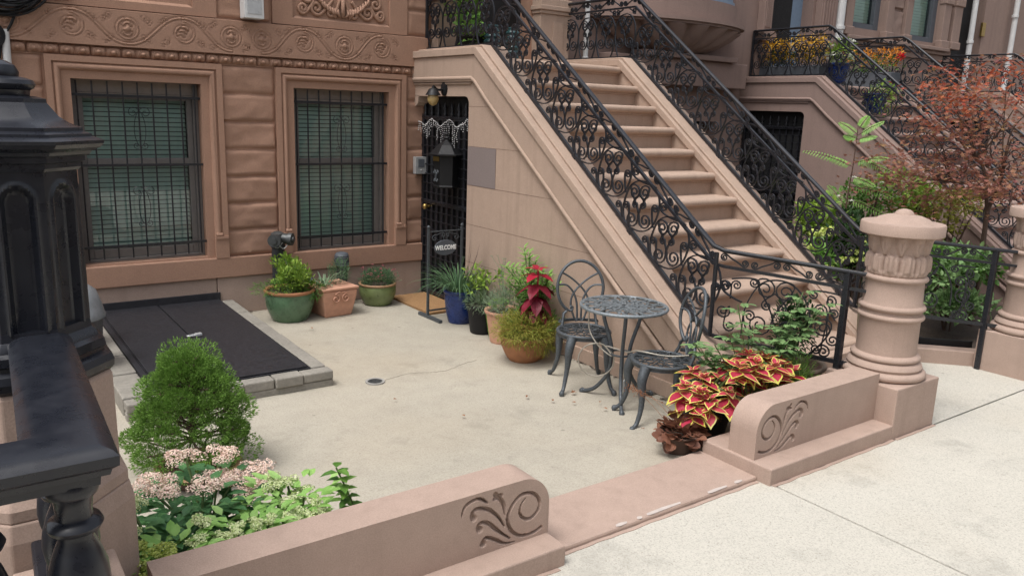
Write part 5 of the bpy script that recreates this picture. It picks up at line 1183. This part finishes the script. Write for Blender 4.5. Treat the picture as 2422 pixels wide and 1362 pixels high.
mb = MB(); stems(mb, (4.52, 3.0, .06), [c + rv(1)[0] * .15 for k in range(10)], .005); mb.build('branches', 'twig', T)
# pots on the entry path
T = plant('potted_plant', 'dark boxwood in round taupe pot of bark at the foot of the stoop', 'potted plant', (5.2, 3.45, .08), 'pots on the entry path'); c = np.array((4.86, 3.25, .076))
pot_round(T, c, .16, .215, .30, 'taupe', soil='bark')
mb = MB(); clump(mb, c + (-.0, .02, .56), (.17, .17, .22), 1500, .035, .016, 'oval', 0, .6, .4, .3); mb.build('leaves', 'box', T, recalc=False); mb = MB(); mb.tube([c + (0, 0, .26), c + (0, .02, .5)], .014, 6); mb.build('trunk', 'twig', T)
T = plant('potted_plant', 'smaller round pot of bark with bare top next to the boxwood pot', 'potted plant', (4.75, 3.2, .08), 'pots on the entry path'); c = np.array((4.62, 3.38, .076))
pot_round(T, c, .13, .17, .30, 'taupe', soil='bark')
T = thing('square_planter', 'tall square olive planter standing behind the carved pillar', 'planter', (6.3, 3.3, .076)); mb = MB()
c = (6.18, 3.30); mb.add([(c[0] + sx * w_, c[1] + sy * w_, z) for w_, z in ((.15, .076), (.185, .66)) for sx, sy in ((-1, -1), (1, -1), (1, 1), (-1, 1))], [(3, 2, 1, 0), (4, 5, 6, 7), (0, 1, 5, 4), (1, 2, 6, 5), (2, 3, 7, 6), (3, 0, 4, 7)]); mb.build('body', 'olivepot', T, bevel=.01); mb = MB(); mb.box(c[0] - .17, c[0] + .17, c[1] - .17, c[1] + .17, .655, .664); mb.build('soil', 'soil', T)
# ---------------------------------------------------------------- planted bed right of the stoop
def shrub(name, label, c, rad, n, L_, W_, mat, kind='oval', cat='shrub', group=None, fl=None, trunk=True, nb=7, upb=.3):
    T = plant(name, label, cat, (c[0], c[1], .1), group); c = np.array(c, float); mb = MB()
    for k in range(nb):
        o = rv(1)[0] * np.array(rad) * .55; clump(mb, c + o, np.array(rad) * rng.uniform(.4, .6), n // nb, L_, W_, kind, 0, .55, upb, .35)
    mb.build('leaves', mat, T, recalc=False)
    if trunk: mb = MB(); stems(mb, (c[0], c[1], .1), [c + rv(1)[0] * np.array(rad) * .6 for k in range(8)], .008); mb.build('stems', 'twig', T)
    if fl:
        mb = MB(); p, d = blob_points(c, np.array(rad) * 1.02, fl[1], .95); flow(mb, p, fl[2], 26, fl[2] * .8); mb.build('flowers', fl[0], T, recalc=False)
    return T
def on_x(px, py, X):
    d = Vector(((px - 1211) / 1892.25, -(py - 681) / 1892.25, -1)); d = cam.matrix_world.to_3x3() @ d; k = X / d.x
    return np.array((X, d.y * k, 2.05 + d.z * k))
q = on_x(1965, 605, 6.9); shrub('hydrangea', 'chartreuse hydrangea mound seen through the far railing', q, (.28, .3, .25), 650, .07, .05, 'lime', 'oval', 'hydrangea', None, ('hydr', 26, .055))
q = on_x(2015, 570, 7.0); shrub('rose_bush', 'dark glossy bush with a few red roses left of the carved pillar', q, (.30, .3, .36), 1500, .05, .032, 'box', 'oval', 'shrub', None, ('flred', 6, .02))
q = on_x(1950, 520, 7.6); shrub('leafy_shrub', 'bright yellow green shrub just behind the far stoop railing', q, (.35, .35, .30), 700, .08, .045, 'leafy', fl=('flwhite', 8, .02))
q = on_x(2050, 490, 8.2); shrub('flowering_shrub', 'pale green shrub with tiny white flowers above the railing', q, (.40, .4, .36), 800, .06, .032, 'leafg', fl=('flwhite', 30, .018))
q = on_x(2135, 465, 8.9); shrub('variegated_shrub', 'yellow leaved shrub behind the carved pillar top', q, (.5, .45, .30), 1100, .055, .034, 'leafy')
q = on_x(2260, 640, 7.9); shrub('leafy_shrub', 'mid green shrub behind the level railing between the two pillars', q, (.45, .4, .26), 1100, .075, .045, 'leafg')
q = on_x(2270, 640, 7.5); shrub('leafy_shrub', 'loose pale green shrub pressed behind the fence scrolls between the pillars', q, (.36, .3, .26), 420, .06, .035, 'rose', trunk=False)
q = on_x(2250, 715, 7.75); shrub('leafy_shrub', 'low pale green ground plants just inside the low curb', q, (.45, .4, .16), 900, .06, .04, 'rose', trunk=False)
q = on_x(2240, 500, 9.0); shrub('leafy_shrub', 'sparse bronze green undergrowth below the red maple', q, (.6, .5, .28), 900, .055, .035, 'golden')
# young locust-like tree with feathery leaves
q = on_x(1985, 640, 7.8); T = plant('locust_sapling', 'tall thin sapling with feathery bright green fronds before the grey stoop wall', 'sapling', (q[0], q[1], .1))
b = np.array((q[0], q[1], .1)); tp = on_x(2030, 300, 7.8); mb = MB(); mb.tube(smoothpath([b, on_x(2000, 500, 7.8), on_x(2018, 390, 7.8), tp], 6), .012, 6, scale=np.linspace(1, .35, 19))
fr = MB()
def frond(p0, p1):
    p0, p1 = np.array(p0), np.array(p1); ax = p1 - p0; ln = np.linalg.norm(ax); mb.tube([p0, (p0 + p1) / 2 + (0, 0, .05 * ln), p1], .004, 4)
    sd = np.cross(ax / ln, (-.62, -.36, .70))
    for i in range(15):
        u = .15 + .85 * i / 14; pp = p0 + ax * u + (0, 0, .2 * ln * u * (1 - u))
        for s_ in (1, -1): fr.leaves([pp], [sd * s_ + ax / ln * .5 + (0, 0, -.25)], [(-.62, -.36, .70)], .052 * math.sin(PI * min(.95, u * .75 + .2)) + .015, .013, 'oval', .05, .25)
for (a, b_) in (((2018, 395), (1915, 358)), ((2022, 385), (2110, 375)), ((2020, 380), (2105, 405)), ((2030, 320), (1985, 290)), ((2030, 320), (2095, 290)), ((2030, 330), (1995, 320)), ((2030, 330), (2080, 325)), ((2032, 305), (2045, 275)), ((2015, 420), (2080, 440)), ((2010, 440), (2100, 470)), ((2000, 490), (1945, 440)), ((2005, 470), (2085, 520)), ((2018, 395), (1960, 372))):
    e = on_x(*b_, 7.8); e[0] += rng.uniform(-.15, .15); frond(on_x(*a, 7.8), e)
mb.build('trunk', 'bark', T); fr.build('fronds', 'fern', T, recalc=False)
# Japanese maple
MX_, MY_ = 8.35, 3.62
T = plant('japanese_maple', 'spreading Japanese maple with red and rust leaves at the right', 'tree', (MX_, MY_, .1)); b = np.array((MX_, MY_, .08))
mb = MB(); crown = MB(); crown2 = MB(); ends = []
def limb(p, q, r0, r1, sag=.08):
    m_ = (np.array(p) + np.array(q)) / 2 + rng.normal(size=3) * .05 + (0, 0, sag); mb.tube(smoothpath([p, m_, q], 6), 1.0, 6, scale=np.linspace(r0, r1, 13)); return m_
fork = on_x(2335, 500, MX_); limb(b, fork, .030, .024, 0)
tg = [(2190, 225, 8.0), (2250, 240, 8.3), (2310, 255, 8.1), (2290, 180, 8.7), (2350, 170, 8.8), (2400, 165, 8.6), (2410, 240, 8.3), (2360, 300, 8.0), (2400, 330, 8.1), (2270, 330, 8.2), (2200, 400, 7.9), (2140, 410, 8.0), (2120, 440, 8.2), (2260, 400, 8.0), (2330, 380, 8.2), (2390, 400, 8.0), (2420, 300, 8.7), (2240, 440, 8.3), (2310, 440, 8.0), (2400, 460, 8.3), (2170, 380, 8.5), (2230, 240, 7.8), (2380, 210, 8.0), (2280, 280, 8.5), (2440, 380, 8.4), (2450, 250, 8.2), (2190, 460, 8.4), (2100, 390, 7.8), (2150, 350, 7.9), (2170, 300, 7.8), (2110, 470, 7.9), (2230, 360, 7.7), (2390, 480, 7.9), (2330, 450, 7.7)]
hubs = [on_x(2250, 430, 8.2), on_x(2370, 410, 8.3), on_x(2310, 380, 8.4)]
for h in hubs: limb(fork, h, .020, .011)
for (px_, py_, X_) in tg:
    e = on_x(px_, py_, X_); h = min(hubs, key=lambda q: np.linalg.norm(q - e)); limb(h, e, .009, .003, .05)
    hi = py_ < 300
    for k in range(5):
        cc = e + rng.normal(size=3) * (.21, .21, .07); n = 22; p = cc + rng.normal(size=(n, 3)) * (.13, .13, .035); d = rv(n) * (1, 1, .3) + (0, 0, -.15)
        (crown2 if hi and k < 2 else crown).leaves(p, d, rv(n) * .35 + (0, 0, 1), rng.uniform(.04, .075, n), .05, 'palm', .05, .25)
mb.build('trunk', 'twig', T, smooth=60); crown.build('crown', 'maple', T, recalc=False); crown2.build('scarlet_crown', 'mapler', T, recalc=False)

# ================================================================ HOUSES BEYOND THE STOOP
H2 = thing('brownstone_house', 'greyish brown house front with scalloped bay corbel and blue door right of the stoop', 'house', (9, D, 0))
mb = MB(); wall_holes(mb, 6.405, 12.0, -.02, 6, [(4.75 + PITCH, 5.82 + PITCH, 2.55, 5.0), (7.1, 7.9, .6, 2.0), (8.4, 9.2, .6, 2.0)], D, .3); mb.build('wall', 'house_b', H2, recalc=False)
mb = MB(); mb.box(6.4, 12, D + .5, D + .55, -.05, 6); mb.build('inner_wall', 'dark', H2)
mb = MB(); mb.box(6.9, 9.52, D - .22, D + .0, 2.46, 2.80); mb.box(7.4, 9.2, D - .30, D - .05, 2.80, 2.87); mb.build('corbel_block', 'house_b', H2, bevel=.012)
# scalloped half-bowl
mb = MB(); nph, nth = 26, 150; G = np.zeros((nph, nth, 3)); cx = 8.05
for i, u in enumerate(np.linspace(0, 1, nph)):
    rr = .30 + .76 * u ** .55; z = 2.86 + .33 * u ** 1.1
    for j, th in enumerate(np.linspace(PI, 2 * PI, nth)):
        f = 1 + .06 * (abs(math.sin(th * 9)) - .6) * 3.2 * (min(1, u * 3) ** .5 if u < .97 else 0); G[i, j] = (cx + 1.15 * rr * f * math.cos(th), D + .62 * rr * f * math.sin(th), z)
mb.grid(G); mb.build('scalloped_bowl', 'house_b', H2, smooth=70, recalc=False)
mb = MB(); th = np.linspace(PI, 2 * PI, 60); ring = lambda k: [(cx + 1.15 * k * math.cos(t), D + .62 * k * math.sin(t)) for t in th]
for k, z0, z1 in ((1.10, 3.185, 3.215), (1.16, 3.215, 3.26), (1.12, 3.26, 3.275), (1.02, 3.275, 3.50)): mb.xy(ring(k) + [(cx, D + .02)], z0, z1)
mb.build('bay_shelf', 'house_b', H2, smooth=30)
mb = MB(); mb.xy(ring(.98) + [(cx, D + .02)], 3.50, 3.55); mb.xy([(p, q) for p, q in ring(.95)] + [(cx, D + .02)], 3.55, 4.4); mb.build('bay_window', 'blue', H2, smooth=30)
mb = MB(); mb.box(4.75 + PITCH, 5.82 + PITCH, D + .2, D + .25, 2.55, 5); mb.build('front_door', 'blue', H2); 
mb = MB(); mb.box(5.02 + PITCH, 5.55 + PITCH, D + .19, D + .198, 2.9, 5); mb.build('door_glass', 'dark', H2)
for (a, b) in ((5.82, 6.32), (4.46, 4.75)):
    mb = MB(); a += PITCH; b += PITCH; mb.box(a + .03, b - .03, D - .14, D, 2.549, 3.16); mb.box(a, b, D - .18, D, 3.16, 3.3)
    mb.box(a + .05, b - .05, D - .12, D, 3.3, 6)
    for k in range(5): mb.box(a + .08 + k * (b - a - .16) / 5, a + .08 + (k + .5) * (b - a - .16) / 5, D - .135, D - .115, 3.35, 6)
    mb.build('pilaster', 'house_b', H2, bevel=.006)
def pipe(label, x, y, z0, z1, r=.055, foot=None):
    mb = MB(); mb.tube([(x, y, z0), (x, y, z1)] if foot is None else smoothpath([foot, (x, y, z0), (x, y, z1)], 4), r, 12)
    for z in np.arange(z0 + .4, z1, .8): mb.lathe([(r, z - .03), (r * 1.25, z - .025), (r * 1.25, z + .025), (r, z + .03)], (x, y, 0), 12, caps=False)
    tag(mb.build('drainpipe', 'white', smooth=50), label, 'drainpipe')
pipe('white drainpipe between the sandy stoop railing and scalloped corbel', 6.62, D - .08, 2.3, 3.75, .032); pipe('thick white drainpipe behind the grey stoop landing railing', 11.78, D - .1, 2.3, 6, .075); pipe('thin grey white drainpipe left of the dark far door', 16.0, D - .1, 2.4, 6.5, .05); pipe('white drainpipe at the top right corner with kinked foot', 17.6, D - .12, 3.0, 6.5, .05, (17.4, D - .12, 2.5))
H3 = thing('brownstone_house', 'weathered brown house front with two green shaded tall windows at upper right', 'house', (14.5, D, 0)); W3 = (12.2, 13.12, 3.56, 6.2); W4 = (13.95, 14.95, 3.5, 6.2)
mb = MB(); wall_holes(mb, 12.005, 32.0, -.02, 7, [W3, W4, (4.75 + 2 * PITCH, 5.82 + 2 * PITCH, 2.55, 5.6), (12.3, 13.2, .6, 2.1), (14, 14.9, .6, 2.1)], D, .35); mb.build('wall', 'house_c', H3, recalc=False)
mb = MB(); mb.box(12, 32, D + .6, D + .65, -.05, 7); mb.build('inner_wall', 'dark', H3)
mb = MB(); mb.box(12.0, 15.2, D - .10, D + .01, 3.30, 3.36); mb.box(12.0, 15.2, D - .16, D + .01, 3.36, 3.42); mb.box(12.0, 15.2, D - .05, D + .01, 3.2, 3.30); mb.build('sill_cornice', 'house_c', H3, bevel=.01)
for (x, w_) in ((12.06, .1), (13.22, .1), (13.80, .1), (15.06, .12), (15.45, .14)):
    mb = MB(); mb.box(x - w_, x + w_, D - .10, D + .01, 3.42, 7)
    for k in range(4): mb.box(x - w_ - .015, x + w_ + .015, D - .13, D, 3.42 + k * .75, 3.55 + k * .75)
    mb.build('pilaster', 'house_c', H3, bevel=.012)
mb = MB()
for k in range(5): rock_block(mb, 13.35, 13.7, 3.45 + k * .5, 3.93 + k * .5, D, 200 + k, .05)
mb.build('rock_faced_blocks', 'house_c', H3, smooth=60, recalc=False)
for hW in (W3, W4):
    a, b, c, e = hW; mb = MB(); mb.box(a, a + .09, D + .05, D + .2, c, e); mb.box(b - .14, b, D + .05, D + .2, c, e); mb.box(a + .09, b - .14, D + .05, D + .2, c, c + .09); fr_ = mb.build('window', 'slate', H3, bevel=.005)
    mb = MB(); mb.add([(a + .08, D + .12, c + .08), (b - .13, D + .12, c + .08), (b - .13, D + .12, e), (a + .08, D + .12, e)], [(0, 1, 2, 3)]); mb.build('pane', 'glass', fr_, recalc=False)
    mb = MB()
    for z in np.arange(c + .12, e, .05): mb.box(a + .1, b - .15, D + .16, D + .185, z, z + .044)
    mb.build('blind', 'blindg', fr_)
mb = MB(); mb.box(4.75 + 2 * PITCH, 5.82 + 2 * PITCH, D + .2, D + .25, 2.55, 5.6); mb.build('front_door', 'black', H3)
mb = MB(); mb.box(16.55, 16.68, D - .03, D + .01, 3.75, 4.0); tag(mb.build('house_plate', 'brass', bevel=.003), 'small yellow plate on the wall beside the dark far door', 'plate')

# flowers on the grey stoop's landing
T = thing('window_box', 'dark grey trough of dense yellow flowers on the grey stoop landing', 'flower box', (9.95, 7.2, 2.65))
mb = MB(); mb.box(9.88, 10.10, 6.72, 7.7, 2.56, 2.80); mb.build('trough', 'slate', T, bevel=.008)
mb = MB(); mb2 = MB()
for y in np.arange(6.78, 7.7, .12): clump(mb, (9.99, y, 3.02), (.15, .12, .20), 150, .035, .02, 'round', 0, .6, .4, .4); clump(mb2, (9.97, y, 2.90), (.15, .12, .12), 90, .05, .015, 'oval', 0, .6, .4, .4)
mb.build('flowers', 'flyellow', T, recalc=False); mb2.build('leaves', 'box', T, recalc=False)
T = plant('potted_plant', 'white and yellow flowers in navy pot at the corner of the grey stoop landing', 'potted plant', (10.0, 6.5, 2.6), 'pots on the grey stoop'); c = np.array((9.99, 6.5, 2.56))
pot_round(T, c, .10, .14, .26, 'gblue'); mb = MB(); clump(mb, c + (0, -.02, .40), (.17, .2, .17), 420, .05, .022, 'oval', 0, .6, .4, .4); mb.build('leaves', 'leafy', T, recalc=False); mb = MB(); p, d = blob_points(c + (0, 0, .42), (.19, .22, .19), 46, .8); flow(mb, p, .022, 18, .02); mb.build('flowers', 'flwhite', T, recalc=False)
T = plant('potted_plant', 'trailing pale plant in blue pot on the steps of the grey stoop', 'potted plant', (10.2, 6.1, 2.2), 'pots on the grey stoop'); c = np.array((10.2, 6.05, 2.18))
pot_round(T, c, .11, .15, .26, 'gblue'); mb = MB(); clump(mb, c + (0, -.1, .20), (.17, .26, .22), 420, .05, .02, 'oval', 0, .6, .2, .4); mb.build('leaves', 'leafy', T, recalc=False)
T = plant('potted_plant', 'yellow and orange flowers with one red bloom on the far side of the grey landing', 'potted plant', (11.2, 6.9, 2.56), 'pots on the grey stoop'); c = np.array((11.45, 6.9, 2.56))
mb = MB(); mb.box(11.3, 11.55, 6.5, 7.4, 2.552, 2.78); mb.build('trough', 'slate', T, bevel=.01); mb = MB(); [clump(mb, (11.42, y, 3.0), (.15, .13, .15), 120, .035, .02, 'round', 0, .6, .4, .4) for y in (6.55, 6.75, 7.0, 7.25)]; mb.build('flowers', 'florange', T, recalc=False); mb = MB(); clump(mb, (11.42, 6.9, 2.88), (.18, .5, .14), 300, .06, .02, 'oval', 0, .6, .3, .4); mb.build('leaves', 'leafg', T, recalc=False); mb = MB(); clump(mb, (11.40, 6.45, 2.99), (.05, .05, .05), 40, .04, .025, 'round'); mb.build('red_bloom', 'flred', T, recalc=False)
# vine in a pot on the near landing, teal ornament
T = plant('potted_plant', 'bright green vine climbing on the landing behind the near railing', 'potted plant', (4.6, 7.35, 2.55)); c = np.array((4.72, 7.3, 2.55))
pot_round(T, c, .13, .17, .24, 'black'); mb = MB(); tips = [c + (rng.uniform(-.15, .05), rng.uniform(-.25, .2), rng.uniform(.3, 1.2)) for k in range(20)]; stems(mb, c + (0, 0, .2), tips, .005); mb.build('stems', 'stem', T); mb = MB(); [clump(mb, t_, (.09, .10, .12), 34, .07, .055, 'oval', 0, .5, .1) for t_ in tips]; clump(mb, c + (-.06, -.05, .25), (.12, .16, .12), 90, .07, .05, 'oval'); mb.build('leaves', 'fern', T, recalc=False)
T = thing('ceramic_ornament', 'ribbed teal ceramic ornament at the parlour door behind the near railing', 'ornament', (4.85, 6.5, 2.35)); mb = MB()
for (x, y, z, r, h) in ((4.74, 7.02, 2.552, .09, .34), (4.78, 6.72, 2.552, .08, .30)): mb.lathe([(0, 0)] + [(r * (.55 + .45 * math.sin(PI * (.15 + .8 * u))) * (1 + .10 * math.sin(u * 40)), h * u) for u in np.linspace(0, 1, 40)] + [(0, h)], (x, y, z), 22)
M['teal'] = plain('teal glaze', (.02, .055, .06), .2, 0, .3); mb.build('body', 'teal', T, smooth=60)
# garden scraps at the far left bottom
q = (-.25, 2.45); T = plant('ground_plant', 'low weedy plant at the far left edge beyond the balustrade', 'plant', (*q, .0)); mb = MB(); clump(mb, (q[0] - .15, q[1] + .2, .22), (.42, .35, .2), 700, .05, .022, 'oval', 0, .5, .5, .2); mb.build('leaves', 'silver', T, recalc=False)
# fallen leaves and bits
for k, (px_, py_) in enumerate(((1350, 930), (1308, 949), (1362, 953), (1570, 953), (1520, 1012), (1427, 965), (930, 945), (1245, 940), (1100, 985), (1545, 940), (1420, 950), (735, 775))):
    d = Vector(((px_ - 1211) / 1892.25, -(py_ - 681) / 1892.25, -1)); d = cam.matrix_world.to_3x3() @ d; s_ = 2.03 / -d.z; mb = MB(); mb.leaves([(0, 0, .006)], [(math.cos(k), math.sin(k), .05)], [(0, 0, 1)], .02 + .03 * ((k * 37) % 10) / 10 if k else .065, .02 if k else .045, 'palm' if k == 0 else 'oval', .25, .1)
    o = mb.build('fallen_leaf', 'dryleaf', recalc=False); o.location = (d.x * s_, d.y * s_, .018); tag(o, 'small dry brown leaf fallen on the courtyard concrete' if k else 'curled rust brown maple leaf by the left chair legs', 'leaf', 'fallen leaves')

# ================================================================ THE OTHER SIDE OF THE STREET (behind the viewer; it shades and is mirrored in the panes)
def facing_house(x0, x1, h, mat, label):
    t = thing('row_house', label, 'house', ((x0 + x1) / 2, -24, 0), 0, 'houses across the street')
    hs_ = [(x0 + .7 + k * 1.7, x0 + 1.7 + k * 1.7, z, z + 1.9) for k in range(3) for z in (1.2, 4.6)]
    mb = MB(); wall_holes(mb, x0, x1, -.1, h, hs_, -24, -.3); mb.build('wall', mat, t, recalc=False)
    mb = MB(); mb.box(x0, x1, -29, -24.35, -.1, h - .1); mb.build('core', 'dark', t); mb = MB(); mb.box(x0, x1, -24.4, -23.6, h - .5, h + .3); mb.build('cornice', mat, t, bevel=.05)
for k in range(9): facing_house(-21 + 5.5 * k, -15.52 + 5.5 * k, 8.6 + (k * 7 % 3) * .5, ['house_b', 'facade', 'house_c'][k % 3], 'row house across the street facing the courtyard, not in the picture')
for k, (x, y) in enumerate(((-9.5, -6), (-3, -13), (7, -13))):
    T = thing('street_tree', 'leafy street tree behind the viewer, not in the picture', 'tree', (x, y, 0), 0, 'street trees behind the viewer')
    mb = MB(); mb.tube([(x, y, -.1), (x + .1, y, 2.5), (x, y + .1, 5)], .16, 10); [mb.tube([(x, y, 3.4), (x + 1.6 * math.cos(a), y + 1.6 * math.sin(a), 5.6)], .06, 6) for a in (0, 1.3, 2.5, 3.8, 5)]; mb.build('trunk', 'bark', T, smooth=60)
    mb = MB()
    for j in range(12): clump(mb, np.array((x, y, 6.3)) + rv(1)[0] * (1.7, 1.7, 1.2), (1.2, 1.2, .9), 130, .28, .2, 'oval', 0, .5, .1, .2)
    mb.build('crown', 'leafg', T, recalc=False)
